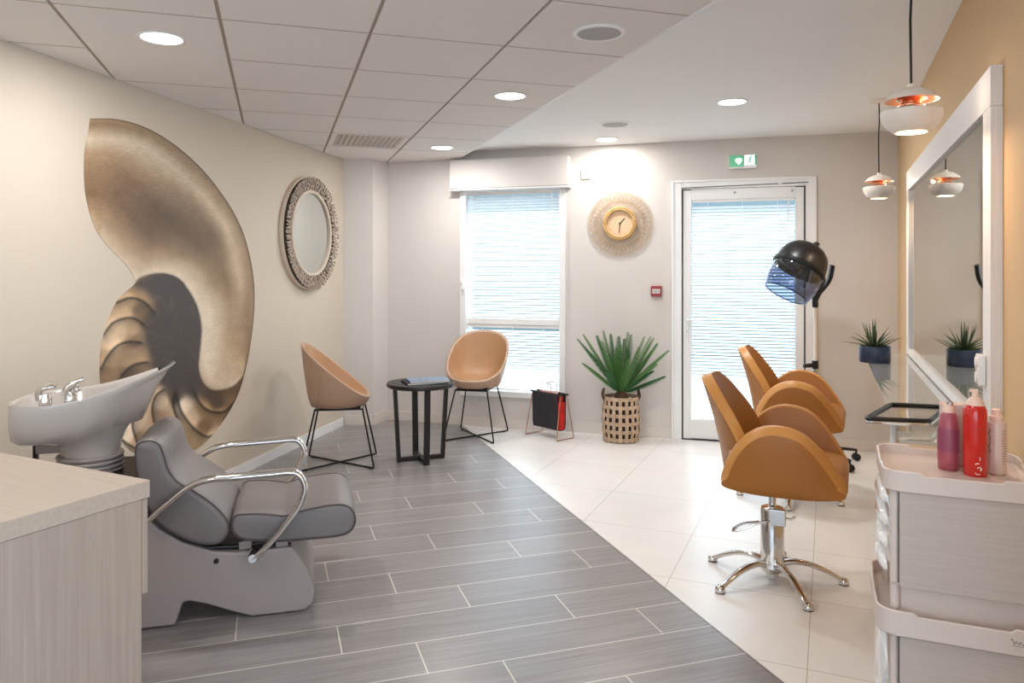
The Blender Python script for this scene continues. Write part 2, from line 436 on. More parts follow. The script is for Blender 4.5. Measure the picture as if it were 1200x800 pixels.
# left wall
def wallbox(name, p0, p1, n, th, z0, z1, mat):
    p0, p1 = Vector(p0), Vector(p1); c = (p0+p1)/2-n*(th/2); d = p1-p0
    m = MB().box((c.x, c.y, (z0+z1)/2), (d.length, th, z1-z0), math.atan2(d.y, d.x)); return struct(m.build(name, mat, smooth=False))
wallbox('wall_left', (lw(-3.2), -3.2), (lw(6.95), 6.95), ln, .15, 0, 2.7, M['wall_cream'])
wallbox('wall_right', (rwx(1.25), 1.25), (rwx(5.90), 5.90), Vector((-.9203, .3912)), .15, 0, 2.7, M['wall_ochre'])
# return of the right wall and far side of the room behind the camera
wallbox('wall_side', (rwx(1.25)+.14, 1.19), (2.2, 1.19), Vector((0, -1)), .15, 0, 2.7, M['wall_ochre'])
wallbox('wall_outer', (4.45, 1.2), (4.45, -3.0), Vector((-1, 0)), .15, 0, .3, M['white_paint'])  # unseen outer wall, kept low so more daylight gets in
m = MB()                                        # unseen shop front added behind the camera, open bays let daylight in
m.box((.5, -3.1, .15), (8.4, .15, .3)); m.box((.5, -3.1, 2.58), (8.4, .15, .24))
for x in (-3.5, -1.2, 1.1, 3.4, 4.4): m.box((x, -3.1, 1.35), (.10, .15, 2.7))
struct(m.build('wall_front', M['white_paint'], smooth=False))
# ---- baseboards
m = MB()
for s0, s1 in ((sL+.01, win[0]-.0), (win[0], win[1]), (win[1], bs(787)), (bs(958), bs(1053)-.02)):
    m.box(((s0+s1)/2, -.006, .045), (s1-s0, .012, .09), 0, TB)
struct(m.build('baseboard_back', M['base_tile'], smooth=False, bevel=.002, seg=1))
m = MB(); m.box((-1.389, 6.774, .045), (.252, .012, .09)); m.box((-1.209, 6.89, .045), (.012, .235, .09), -math.atan2(.098, .225))
struct(m.build('baseboard_corner', M['base_tile'], smooth=False))
wallbox('baseboard_left', (lw(-3)+.011, -3), (lw(6.76)+.011, 6.76), ln, .012, 0, .07, M['white_paint'])
wallbox('baseboard_right', (rwx(1.3)-.012, 1.3), (rwx(5.72)-.012, 5.72), Vector((-.9203, .3912)), .012, 0, .09, M['base_tile'])

# ---- ceilings
struct(poly_obj('ceiling', [(-4.0, -3.2), (4.6, -3.2), bw(4.75, 0, -.2)[:2], bw(-2.0, 0, -.2)[:2], (-2.4, 7.2)], H1, H1+.1, M['ceil_white']))
g0 = Vector((-.031, 3.363)); gd = Vector((-math.sin(rad(17.5)), math.cos(rad(17.5)))); ge = Vector((math.cos(rad(17.5)), math.sin(rad(17.5))))
def gp(i, j): return g0+ge*(.6*i)+gd*(.6*j)       # grid point: i across, j away
def clip(poly, a, n):                            # keep the side where (p-a).n >= 0
    out = []
    for i in range(len(poly)):
        p, q = poly[i], poly[(i+1) % len(poly)]; dp, dq = (p-a).dot(n), (q-a).dot(n)
        if dp >= 0: out.append(p)
        if dp*dq < 0: out.append(p+(q-p)*(dp/(dp-dq)))
    return out
Lp = Vector((lw(0), 0.0)); Bp = WB0.copy()
def region(poly):
    for a, n in ((Lp+ln*.004, ln), (Bp+bn*.004, bn), (gp(.97, 0), -ge), (Vector((0, -3.0)), Vector((0, 1)))):
        poly = clip(poly, a, n)
        if len(poly) < 3: return []
    return poly
big = region([Vector((-5, -4)), Vector((4, -4)), Vector((4, 9)), Vector((-5, 9))])
m = MB(); m.prism([tuple(p) for p in big], H2+.004, H1-.001)
struct(m.build('ceiling_grid', M['ceil_tee'], smooth=False))
m = MB(); gap = .008
vent_cell = (-1, 4)
for i in range(-8, 1):
    for j in range(-11, 8):
        if (i, j) == vent_cell: continue
        if i == -3 and j == 1: continue           # the light panel there is a double one
        jj = 2 if (i == -3 and j == 0) else 1
        g2_ = .006; pp = [gp(i, j)+ge*gap+gd*g2_, gp(i+1, j)-ge*gap+gd*g2_, gp(i+1, j+jj)-ge*gap-gd*g2_, gp(i, j+jj)+ge*gap-gd*g2_]
        pp = region(pp)
        if len(pp) >= 3: m.prism([tuple(p) for p in pp], H2-.004, H2+.006)
struct(m.build('ceiling_panels', M['ceil_panel'], smooth=False))
m = MB()
for j in range(-10, 8):
    for i in range(-8, 1):
        if i == -3 and j == 1: continue
        pp = region([gp(i, j)+ge*.012-gd*.0045, gp(i+1, j)-ge*.012-gd*.0045, gp(i+1, j)-ge*.012+gd*.0045, gp(i, j)+ge*.012+gd*.0045])
        if len(pp) >= 3: m.prism([tuple(p) for p in pp], H2-.0045, H2+.004)
struct(m.build('ceiling_tees', M['ceil_tee'], smooth=False))
m = MB(); ea, eb = gp(1, -10.4), gp(1, 5.75)
cc = (ea+eb)/2-ge*.012
m.box((cc.x, cc.y, (H1+H2)/2-.003), (.022, (eb-ea).length, H1-H2), math.atan2(gd.y, gd.x)-PI/2)
struct(m.build('trim_2', M['white_paint'], smooth=False))

# ---- window
def local_thing(name, label, cat, s, z=0, t=0, group=None):
    return thing(name, label, cat, bw(s, z, t), RZB, group)
wz0, wz1 = win[2], win[3]; wc = (win[0]+win[1])/2; ww = win[1]-win[0]
W = empty('window_1', bw(wc, 0, 0), RZB); struct(W)
m = MB(); fw = .05                              # outer architrave + frame
for sx in (-1, 1): m.box((sx*(ww/2+.012), -.008, (wz0+wz1)/2), (.055, .045, wz1-wz0+.05))
m.box((0, -.008, wz0-.010), (ww+.08, .05, .05)); m.box((0, -.008, wz1+.0), (ww+.08, .045, .04))
m.build('window_frame', M['white_paint'], W, smooth=False, bevel=.004, seg=2)
zm = bz(600, 377)
m = MB(); m.box((0, .03, zm), (ww, .06, .055)); m.build('transom', M['white_paint'], W, smooth=False, bevel=.004, seg=2)
m = MB(); m.box((0, .06, (zm+wz1)/2), (ww, .006, wz1-zm)).box((0, .06, (wz0+zm)/2), (ww, .006, zm-wz0)); m.build('window_pane', M['pane'], W, smooth=False)
m = MB(); m.box((-ww/2-.012, -.045, bz(545, 333)), (.02, .03, .09)).box((-ww/2-.012, -.06, bz(545, 330)), (.018, .018, .03)); m.build('window_handle', M['white_paint'], W, smooth=False, bevel=.004)

def blind(name, label, w, z0, z1, root_s, t, cords, wand, tilt=-40):
    T = thing(name, label, 'window blind', bw(root_s, 0, t), RZB, 'white slatted blinds')
    m = MB(); n = int((z1-z0-.05)/.0262)
    ca, sa = math.cos(rad(tilt)), math.sin(rad(tilt)); hw = .0145
    for i in range(n):
        zc = z0+.03+.0262*i
        pts = []
        for k in range(5):
            a = -1+k*.5; bow = .0022*(1-a*a)
            # inner edge (towards the room, -y) sits low, outer edge high
            pts.append((a*hw*ca-bow*sa, a*hw*sa+bow*ca))
        b = len(m.v)
        for (yy, zz) in pts: m.v += [(-w/2, yy, zc+zz), (w/2, yy, zc+zz)]
        for k in range(4): m.f.append((b+2*k, b+2*k+1, b+2*k+3, b+2*k+2))
    m.build('slats', M['slat'], T)
    MB().box((0, 0, z1-.012), (w, .028, .026)).build('head_rail', M['white_paint'], T, smooth=False, bevel=.002, seg=1)
    MB().box((0, 0, z0+.008), (w, .024, .014)).build('bottom_rail', M['white_paint'], T, smooth=False, bevel=.003, seg=1)
    for c in cords: MB().tube([(c*w, -.0155, z0+.01), (c*w, -.0155, z1-.02)], .0013, 5).build('lift_cord', M['cord'], T)
    if wand:
        MB().tube([(w*wand, -.03, z1-.03), (w*wand*.985, -.032, z1-.3), (w*wand*.95, -.03, z1-.62)], .004, 6).build('tilt_wand', M['cord'], T)
    return T
bw_w = bs(656)-bs(547)
blind('venetian_blind', 'white slatted blind over the upper window pane, under the shutter box', bw_w, zm+.03, wz1-.02, (bs(656)+bs(547))/2, -.022, (-.33, .0, .33), .42)
blind('venetian_blind', 'short white slatted blind on the lower window pane, behind the peach chair', bw_w, wz0+.02, zm-.03, (bs(656)+bs(547))/2, -.022, (-.33, .0, .33), 0)
# shutter box
s0, s1 = bs(530), bs(671); zt, zb = bz(600, 188), bz(600, 222)
T = local_thing('shutter_box', 'long white roller shutter box above the window', 'shutter box', 0)
T.location = bw((s0+s1)/2, 0, 0)
MB().box((0, -.055, (zt+zb)/2+.01), (s1-s0-.03, .11, zt-zb+.0)).build('shutter_casing', M['wall_grey'], T, smooth=False, bevel=.006, seg=2)
MB().box((0, -.058, zb+.0), (s1-s0-.02, .116, .014)).build('bottom_edge', M['white_paint'], T, smooth=False, bevel=.002, seg=1)

# ---- door
dc = (door[0]+door[1])/2; dw = door[1]-door[0]; dz = door[3]
D = empty('door_1', bw(dc, 0, 0), RZB); struct(D)
oL, oR, oz = bs(787)-dc, bs(957)-dc, bz(870, 210)
m = MB(); jl = (-dw/2)
m.box(((oL+jl)/2, -.012, oz/2), (jl-oL, .03, oz)); m.box(((oR+dw/2)/2, -.012, oz/2), (oR-dw/2, .03, oz)); m.box((0, -.012, (oz+dz)/2), (dw, .03, oz-dz))
m.box((oL+.012, -.02, oz/2), (.02, .03, oz+.004)).box((oR-.012, -.02, oz/2), (.02, .03, oz+.004)).box(((oL+oR)/2, -.02, oz-.006), (oR-oL, .03, .018))
m.build('door_frame', M['white_paint'], D, smooth=False, bevel=.003, seg=1)
m = MB(); st = .065; lw_, lz = dw-.024, dz-.016
for sx in (-1, 1): m.box((sx*(lw_/2-st/2), .015, lz/2+.008), (st, .05, lz))
m.box((0, .015, lz-.03), (lw_-2*st, .05, .09)); m.box((0, .015, .09), (lw_-2*st, .05, .155))
leaf = m.build('door_leaf', M['white_paint'], D, smooth=False, bevel=.003, seg=2)
MB().box((0, .05, lz/2+.05), (lw_-2*st, .006, lz-.22)).build('door_pane', M['pane'], D, smooth=False)
MB().box((0, .02, .004), (dw, .08, .008)).box((0, .042, dz-.004), (dw, .01, .012)).box((-dw/2+.006, .042, dz/2), (.012, .01, dz)).box((dw/2-.006, .042, dz/2), (.012, .01, dz)).build('door_seal', M['black'], D, smooth=False)
zh = bz(808, 375)
m = MB(); m.box((-lw_/2+.032, -.014, zh-.03), (.03, .01, .20)); m.tube([(-lw_/2+.032, -.016, zh), (-lw_/2+.032, -.05, zh), (-lw_/2+.05, -.055, zh), (-lw_/2+.16, -.055, zh)], .009, 8)
m.build('door_handle', M['white_paint'], D, bevel=.002)
MB().lathe([(.011, 0), (.011, .006)], 12, T=Matrix.Translation((-lw_/2+.032, -.018, zh-.09)) @ Matrix.Rotation(PI/2, 4, 'X')).build('key_cylinder', M['steel'], D)
m = MB()
for u in (861, 928): m.ball((bs(u)-dc, -.016, lz-.02), .009, nu=8, nv=6)
m.build('blind_bracket', M['steel'], D)
T = blind('venetian_blind', 'tall white slatted blind on the glazed door, behind the hood dryer', lw_-2*st-.01, .16, lz-.07, dc, -.012, (-.34, 0, .34), .44)
# curtain wire across the top of the door
T = thing('curtain_wire', 'thin dark wire stretched across the top of the white door frame', 'wire', bw(dc, 0, .03), RZB)
m = MB().tube([(-dw/2-.0, -.0, dz+.010), (dw*.3, 0, dz+.022), (dw/2+.02, 0, dz+.026)], .003, 6); m.build('wire', M['black_metal'], T)
MB().box((dw*.3, 0, dz+.023), (.03, .012, .014)).build('wire_hook', M['white_paint'], T, smooth=False)

# ---- small wall fittings
def fit(u, v): return bs(u), bz(u, v)
s, z = fit(687, 204)
T = local_thing('thermostat', 'small square white wall sensor between the shutter box and the clock', 'sensor', s, z)
MB().box((0, -.008, 0), (.085, .016, .085)).build('casing', M['white_paint'], T, smooth=False, bevel=.004)
MB().box((.005, -.018, -.01), (.04, .006, .03)).build('sensor_window', M['wall_grey'], T, smooth=False, bevel=.002)
s, z = fit(769.5, 341)
T = local_thing('fire_alarm_button', 'small red fire alarm call point with white centre, left of the door', 'fire alarm button', s, z)
MB().box((0, -.02, 0), (.088, .04, .088)).build('casing', M['alarm_red'], T, smooth=False, bevel=.005)
MB().box((0, -.042, 0), (.062, .006, .036)).build('press_plate', M['paper'], T, smooth=False, bevel=.001)
m = MB().lathe([(.010, 0), (.010, .003), (.006, .003), (.006, 0)], 16, T=Matrix.Translation((0, -.0455, 0)) @ Matrix.Rotation(PI/2, 4, 'X'), cap=False)
m.box((-.02, -.046, 0), (.008, .002, .012)).box((.02, -.046, 0), (.008, .002, .012)); m.build('press_symbol', M['print'], T)
s, z = fit(870.5, 190)
T = local_thing('exit_sign', 'green and white illuminated escape route sign above the door', 'exit sign', s, z)
w, h = .215, .108
MB().box((0, -.018, 0), (w, .036, h)).build('casing', M['white_paint'], T, smooth=False, bevel=.004)
MB().box((-w*.22, -.038, .006), (w*.54, .004, h*.86)).build('green_panel', M['green_sign'], T, smooth=False)
MB().box((w*.455, -.038, .012), (w*.06, .004, h*.72)).build('green_edge', M['green_sign'], T, smooth=False)
m = MB().box((w*.24, -.0382, .012), (w*.37, .0044, h*.72))
m.build('white_panel', M['white_sign'], T, smooth=False)
ar = [(-.046, .018), (-.026, .018), (-.026, .036), (-.008, .036), (-.008, .018), (.012, .018), (-.017, -.024)]
ar = [(a-.008, b) for a, b in ar]
ar = [(-.058, .020), (-.044, .030), (-.034, .022), (-.024, .032), (-.008, .022), (-.006, .006), (-.030, -.026), (-.058, .002)]
MB().prism(ar, -.0425, -.0405, 'y').build('arrow_symbol', M['white_sign'], T, smooth=False)
m = MB()                                        # running figure
m.ball((.062, -.042, .040), .006, nu=8, nv=6, d=(1, .3, 1))
for a, b, r in (((.060, .030), (.052, .010), .005), ((.060, .028), (.072, .018), .003), ((.060, .028), (.046, .026), .003), ((.053, .010), (.064, -.004), .0038), ((.064, -.004), (.060, -.018), .0032), ((.052, .010), (.044, -.004), .0038), ((.044, -.004), (.032, -.008), .0032)):
    m.tube([(a[0], -.0415, a[1]), (b[0], -.0415, b[1])], r, 6, flat=(.3, 1) if False else None)
m.build('running_figure', M['green_sign'], T)

# ---- clock
s, z = fit(727, 262)
T = local_thing('wall_clock', 'round woven rattan wall clock with golden rim between window and door', 'clock', s, z)
m = MB()
def petals(n, r0, r1, wd, y, ph, rr):
    for i in range(n):
        a = 2*PI*(i+ph)/n; pts = []
        for k in range(18):
            t = 2*PI*k/18; rx = (r0+r1)/2+(r1-r0)/2*math.cos(t); tw = wd*math.sin(t)
            c, s_ = math.cos(a), math.sin(a)
            pts.append((rx*c-tw*s_, -y-.004*math.sin(t), rx*s_+tw*c))
        m.tube(pts, rr, 5, closed=True)
petals(40, .115, .225, .030, .022, 0, .0013); petals(40, .15, .262, .038, .017, .5, .0013); petals(40, .195, .280, .044, .012, .25, .0013)
for R in (.20, .258):
    m.tube([(R*math.cos(2*PI*k/64), -.014, R*math.sin(2*PI*k/64)) for k in range(64)], .0016, 5, closed=True)
m.build('woven_surround', M['rattan'], T)
m = MB()
for ph in (0, 1):
    m.tube([((.132+.006*math.cos(22*t+ph*PI))*math.cos(t), -.038-.006*math.sin(22*t+ph*PI), (.132+.006*math.cos(22*t+ph*PI))*math.sin(t)) for t in [2*PI*k/200 for k in range(200)]], .0075, 6, closed=True)
m.tube([(.118*math.cos(2*PI*k/64), -.046, .118*math.sin(2*PI*k/64)) for k in range(64)], .006, 6, closed=True)
m.build('clock_rim', M['gold_rattan'], T)
RX = Matrix.Rotation(PI/2, 4, 'X')
MB().lathe([(.120, 0), (.120, .028)], 48, T=RX).build('clock_face', M['clock_face'], T)
for k in range(12):
    a = 2*PI*k/12; MB().box((0, 0, 0), (.005, .002, .016), 0, Matrix.Translation((.098*math.sin(a), -.029, .098*math.cos(a))) @ Matrix.Rotation(a, 4, 'Y')).build('hour_mark', M['gold_rattan'], T, smooth=False)
m = MB(); m.box((.0, 0, .026), (.006, .002, .066), 0, Matrix.Translation((0, -.031, 0)) @ Matrix.Rotation(rad(42), 4, 'Y')); m.build('hour_hand', M['black'], T, smooth=False)
m = MB(); m.box((.0, 0, .036), (.005, .002, .088), 0, Matrix.Translation((0, -.033, 0)) @ Matrix.Rotation(rad(184), 4, 'Y')).ball((0, -.033, 0), .008, nu=8, nv=6); m.build('minute_hand', M['black'], T, smooth=False)

# ------------------------------------------------------------------ ceiling fittings
def area(loc, power, size, col=(1, .985, .965), rot=(0, 0, 0), spread=180, parent=None, name='lamp_light'):
    l = bpy.data.lights.new(name, 'AREA'); l.shape = 'DISK'; l.size = size; l.energy = power; l.color = col; l.spread = rad(spread)
    o = bpy.data.objects.new(name, l); COL.objects.link(o); o.location = loc; o.rotation_euler = rot
    if parent is not None: o.parent = parent
    return o
DL = 12.0
def downlight(X_, Y_, z, label, k=1.0):
    T = thing('downlight', label, 'ceiling light', (X_, Y_, z), 0, 'round recessed downlights')
    MB().lathe([(.088, 0), (.098, -.001), (.100, -.005), (.092, -.008), (.084, -.006), (.082, 0)], 40, cap=False).build('trim_ring', M['white_paint'], T)
    MB().lathe([(.083, -.0035), (.083, -.0005)], 40).build('diffuser', M['lamp_on'], T)
    area((0, 0, -.012), DL*k, .15, parent=T)
downlight(-1.52, 3.24, H2-.004, 'round lit downlight in the tiled ceiling above the shell picture')
downlight(-.01, 4.311, H2-.004, 'round lit downlight near the middle of the tiled ceiling')
downlight(-.574, 6.125, H2-.004, 'round lit downlight in the tiled ceiling beside the air vent')
downlight(1.40, 4.75, H1, 'round lit downlight in the plain ceiling in front of the door')
downlight(.775, 6.107, H1, 'round lit downlight shining on the back wall above the clock', .6)
downlight(-1.45, 1.30, H2-.004, 'added round downlight in the tiled ceiling out of frame, above the reception desk', .7)  # extra lamp, added to light the desk side from above
downlight(.12, 1.45, H2-.004, 'added round downlight in the tiled ceiling out of frame, above the camera side of the room', .45)  # unseen fill lamp added over the near floor
downlight(.55, -.9, H1, 'added round downlight in the plain ceiling out of frame, near the unseen shop front')  # another added lamp, brightens the room from behind the camera
def speaker(X_, Y_, z, label, r):
    T = thing('ceiling_speaker', label, 'ceiling speaker', (X_, Y_, z), 0, 'round ceiling speakers')
    MB().lathe([(r-.02, 0), (r-.018, -.008), (r-.004, -.007), (r, -.002), (r, 0)], 40, cap=False).build('trim_ring', M['white_paint'], T)
    MB().lathe([(r-.018, -.006), (r-.018, -.001)], 40).build('grille', M['speaker'], T)
speaker(.3695, 3.17, H2-.004, 'larger-looking round grey ceiling speaker in the tiled ceiling', .112)
speaker(.756, 5.47, H1, 'round grey ceiling speaker in the plain ceiling by the downlight above the clock', .112)
# vent
vc = gp(-.5, 4.5)
T = thing('air_vent', 'rectangular slotted air vent in the tiled ceiling near the far left corner', 'air vent', (vc.x, vc.y, H2-.004), math.atan2(ge.y, ge.x))
m = MB(); hw = .29
for sx in (-1, 1): m.box((sx*.27, 0, .003), (.04, .58, .006)).box((0, sx*.27, .003), (.5, .04, .006))
m.build('vent_frame', M['ceil_panel'], T, smooth=False)
MB().box((0, 0, .013), (.5, .5, .004)).build('vent_cavity', M['black'], T, smooth=False)
m = MB()
for k in range(13):
    m.box((0, 0, 0), (.026, .5, .0015), 0, Matrix.Translation((-.24+.04*k, 0, .006)) @ Matrix.Rotation(rad(38), 4, 'Y'))
m.build('louvre', M['ceil_panel'], T, smooth=False)

# ---- pendants
def pendant(X_, Y_, label):
    T = thing('pendant_lamp', label, 'pendant lamp', (X_, Y_, H1), .4, 'white and copper pendant lamps')
    zt = 2.010-H1
    MB().lathe([(.055, 0), (.055, -.012), (.045, -.02), (.008, -.022)], 32).build('ceiling_rose', M['lamp_white'], T)
    MB().tube([(0, 0, -.02), (.004, 0, -.12), (-.004, 0, -.25), (0, 0, zt)], .004, 8).build('cord', M['black'], T)
    cap_ = [(.004, .006), (.011, .004), (.012, -.006), (.026, -.010), (.044, -.016), (.061, -.026), (.074, -.037), (.083, -.049)]
    MB().lathe([(r, zt+z) for r, z in cap_]+[(.0825, zt-.0505), (.081, zt-.050)], 48, cap=False).build('upper_shade', M['lamp_white'], T)
    MB().lathe([(.022, zt-.0135), (.043, zt-.0185), (.0595, zt-.0285), (.0722, zt-.0395), (.0808, zt-.0505)], 48, cap=False).build('copper_reflector', M['copper'], T)
    MB().lathe([(.020, zt-.016), (.028, zt-.034), (.046, zt-.044), (.047, zt-.047), (.030, zt-.056), (.030, zt-.060), (.040, zt-.066), (.040, zt-.070), (.026, zt-.084)], 40, cap=False).build('copper_core', M['copper'], T)
    lo = [(.089, -.084), (.0925, -.088), (.0925, -.098), (.0895, -.112), (.083, -.126), (.073, -.139), (.060, -.150), (.050, -.156)]
    li = [(r-.0035, z+.001) for r, z in reversed(lo)]
    MB().lathe([(r, zt+z) for r, z in lo+li]+[(.028, zt-.086)], 48, cap=False).build('lower_shade', M['lamp_white'], T)
    cut = (.050, zt-.156); zc = zt-.105
    MB().lathe([(.046, cut[1]+.008), (.046, cut[1]+.010)], 32).build('bulb_diffuser', M['bulb'], T)
    area((0, 0, cut[1]+.004), 2.2, .09, (1, .72, .46), parent=T)
    l = bpy.data.lights.new('core_light', 'POINT'); l.energy = .5; l.color = (1, .78, .58); l.shadow_soft_size = .008
    o = bpy.data.objects.new('core_light', l); COL.objects.link(o); o.location = (.062, -.03, zt-.062); o.parent = T
pendant(1.315, 2.46, 'larger-looking white and copper pendant lamp on a black cord, nearest the camera')
pendant(2.31, 4.70, 'smaller-looking white and copper pendant lamp hanging above the potted succulent')

# ------------------------------------------------------------------ rectangular wall mirror
th = .0335
def rp(Y, off):  # world point of the right wall at Y, moved off into the room
    b = Vector((rwx(Y), Y)); return b+Vector((-.9203, .3912))*off
ya, yb = 4.80, 2.29                                   # far and near ends
pa = rp(ya-.013, 0); pb = rp(yb-.013, 0); Lm = (pa-pb).length; mc = (pa+pb)/2
angR = math.atan2(rdir.y, rdir.x)
T = thing('wall_mirror', 'large rectangular mirror in a wide white frame on the ochre wall', 'mirror', (mc.x, mc.y, 0), angR)   # local x away, local y into room
z0m, z1m, fwid = .872, 2.03, .125
m = MB(); y1 = th
m.box((0, y1/2, z1m-fwid/2), (Lm, y1, fwid)).box((0, y1/2, z0m+.02), (Lm, y1, .04))
for sx in (-1, 1): m.box((sx*(Lm/2-fwid/2-.0004), y1/2-.0004, (z0m+.04+z1m-fwid)/2), (fwid, y1, z1m-fwid-z0m-.041))
m.build('mirror_frame', M['mirror_frame'], T, smooth=False, bevel=.0015, seg=1)
MB().box((0, .012, (z0m+z1m)/2), (Lm-.1, .012, z1m-z0m-.06)).build('mirror_glass', M['mirror'], T, smooth=False)
# socket on the frame
pS = rp(2.36, th)
T = thing('wall_socket', 'small white double socket fixed to the near side of the mirror frame', 'socket', (pS.x, pS.y, 1.085), angR)
MB().box((0, .011, 0), (.055, .022, .10)).build('casing', M['gloss_white'], T, smooth=False, bevel=.006)
MB().lathe([(.018, 0), (.018, .004)], 20, T=Matrix.Translation((0, .022, .024)) @ Matrix.Rotation(-PI/2, 4, 'X')).lathe([(.018, 0), (.018, .004)], 20, T=Matrix.Translation((0, .022, -.024)) @ Matrix.Rotation(-PI/2, 4, 'X')).build('socket_well', M['cooler'], T)
# shelf
SZ = .865
ps, pe = rp(4.80, 0), rp(2.25, 0); Ls = (ps-pe).length; sc_ = (ps+pe)/2
T = thing('glass_shelf', 'long clear glass shelf along the foot of the rectangular mirror', 'shelf', (sc_.x, sc_.y, 0), angR)
MB().box((0, .145, SZ-.005), (Ls, .27, .010)).build('shelf_pane', M['shelf_glass'], T, smooth=False)
for f in (-.46, -.18, .14, .46): MB().box((f*Ls, .030, SZ-.018), (.03, .05, .016)).box((f*Ls, .012, SZ-.018), (.03, .02, .05)).build('bracket', M['steel'], T, smooth=False)

# ---- succulent on the shelf
PX, PY = 2.125, 4.375
T = thing('potted_succulent', 'small spiky succulent in a navy pot on the far end of the glass shelf', 'plant', (PX, PY, SZ))
r = .086
MB().lathe([(r*.95, 0), (r, .006), (r, .09), (r-.002, .095), (r-.007, .095), (r-.008, .08), (.001, .078)], 40).build('pot', M['navy'], T)
MB().lathe([(.078, .074), (.05, .084), (.001, .088)], 24).build('soil', M['soil'], T)
def blade(m, base, az, el, L, w, curl, n=9, c=.4):
    p = Vector(base); e = el; L_ = []
    for k in range(n):
        t = k/(n-1); wd = w*(1-t)**.75*(.55+.45*min(1, t*5)) if t < 1 else .0003
        wd = max(wd, .0003)
        d = Vector((math.cos(e)*math.cos(az), math.cos(e)*math.sin(az), math.sin(e)))
        sd = Vector((-math.sin(az), math.cos(az), 0)); nn = d.cross(sd)*-1
        L_.append([tuple(p-sd*wd+nn*wd*c), tuple(p+nn*(-wd*.15)), tuple(p+sd*wd+nn*wd*c), tuple(p+nn*(-wd*.6))])
        p = p+d*(L/(n-1)); e += curl/(n-1)
    m.loops(L_)
random.seed(3)
m = MB()
spec = [(175, 18, .19, -.35), (190, 28, .17, -.2), (120, 62, .17, .1), (100, 72, .15, .1), (60, 74, .17, .15), (80, 80, .17, 0), (20, 50, .15, -.5), (-5, 32, .16, -.4), (5, 14, .15, .25), (150, 48, .13, -.3), (215, 48, .14, -.4), (250, 58, .14, -.3), (280, 60, .13, -.3), (310, 50, .13, -.4), (330, 66, .15, -.1), (200, 66, .16, 0), (170, 74, .15, .1), (345, 40, .12, -.3), (45, 40, .13, -.4), (135, 35, .14, -.4), (265, 30, .11, -.4), (240, 75, .15, 0), (300, 25, .10, -.3)]
for az, el, L, cu in spec:
    blade(m, (.012*math.cos(rad(az)), .012*math.sin(rad(az)), .085), rad(az), rad(el), L, .0095, cu)
m.build('spiky_leaves', M['agave'], T)

# ------------------------------------------------------------------ shell picture on the left wall
R_ = [(108, 138.6), (131, 138.7), (158.7, 144.7), (186, 157), (213.7, 176.4), (241, 202.5), (266, 235.5), (282.4, 265.7), (292, 296), (297.6, 329), (298.2, 360), (295.5, 390), (289.5, 426), (279, 462), (262.5, 492), (243, 516), (222, 531), (200, 538)]
L_ = [(106, 138.6), (103.7, 155.7), (99.6, 175), (98.8, 202.5), (101, 230), (108, 257.5), (117.5, 276.7), (134, 296), (147.7, 309.7), (158.7, 327.6), (157, 334), (143, 346), (135, 357), (126, 378), (120, 400), (117.6, 420), (117.6, 444), (121, 470), (132, 494), (144, 517), (160, 531), (190, 538)]
def span_at(poly, v):
    for a, b in zip(poly, poly[1:]):
        if a[1] <= v <= b[1] and b[1] > a[1]: t = (v-a[1])/(b[1]-a[1]); return a[0]+(b[0]-a[0])*t
    return poly[-1][0] if v > poly[-1][1] else poly[0][0]
def dense(P): return [(p[0], p[1]) for p in catmull([(a, b, 0) for a, b in P], 8)]
Rd, Ld = dense(R_), dense(L_)
coil = dense([(159, 331.5), (165, 325.5), (180, 321), (195, 321), (210, 327), (222, 342), (231, 360), (235.5, 381), (234.6, 405), (232.5, 429), (237, 447), (246, 456), (258, 457.5), (273, 453), (285, 441), (292, 428), (320, 428), (320, 560), (100, 560), (100, 331)])
def inpoly(x, y, P):
    c = False; j = len(P)-1
    for i in range(len(P)):
        if (P[i][1] > y) != (P[j][1] > y) and x < (P[j][0]-P[i][0])*(y-P[i][1])/(P[j][1]-P[i][1])+P[i][0]: c = not c
        j = i
    return c
COIL = [(200,330,70,60,55),(215,350,72,64,60),(228,380,75,68,66),(200,380,60,52,48),(190,400,55,48,44),(225,420,78,70,70),(215,450,80,70,64),(180,335,108,86,64),(170,340,165,135,100),(160,340,155,125,88),(150,350,190,160,125),(145,365,196,166,130),(165,365,120,95,70),(140,385,220,190,155),
(155,385,190,160,125),(130,400,230,200,165),(160,400,128,103,78),(125,420,184,154,118),(150,420,165,138,105),(175,375,90,75,60),(165,410,172,142,110),(125,440,152,122,92),(150,440,108,88,68),(160,490,222,198,168),(150,505,235,215,190),(165,515,170,140,110),(190,470,208,184,156),(185,490,165,135,105),
(205,465,90,75,62),(215,475,230,210,184),(225,490,205,180,150),(240,480,160,130,95),(240,500,130,100,72),(225,510,170,145,110),(255,470,85,68,55),(250,460,80,64,52),(270,470,120,95,70),(262,485,150,120,88),(250,510,200,175,140),(275,460,110,85,62),(175,460,190,165,138),(200,500,180,150,118),(230,452,82,68,58),(280,452,110,86,62),(140,470,190,160,130)]
SEPTA = [[(137,354),(150,349),(162,350),(172,356),(181,366)],[(121,392),(131,379),(144,373),(157,372.5),(169,380)],[(118,432),(126,417),(137,405),(150,400),(166,401)],[(142,440),(152,430),(162,425.5),(173,424)],[(161,520),(156,505),(155,492),(158,482),(166,476)],[(180,494),(178,478),(182,464),(192,456)],[(208,492),(203,478),(203,466),(209,450)],[(205,450),(208,466),(214,484),(228,502),(243,511),(258,507)],
 [(226,450),(230,464),(238,476),(249,482),(264,481),(280,465)],[(133,505),(150,520),(170,528),(200,532)]]
import numpy as np
NV, NU = 400, 210
vv = 138.7+(538-138.7)*np.arange(NV)/(NV-1)
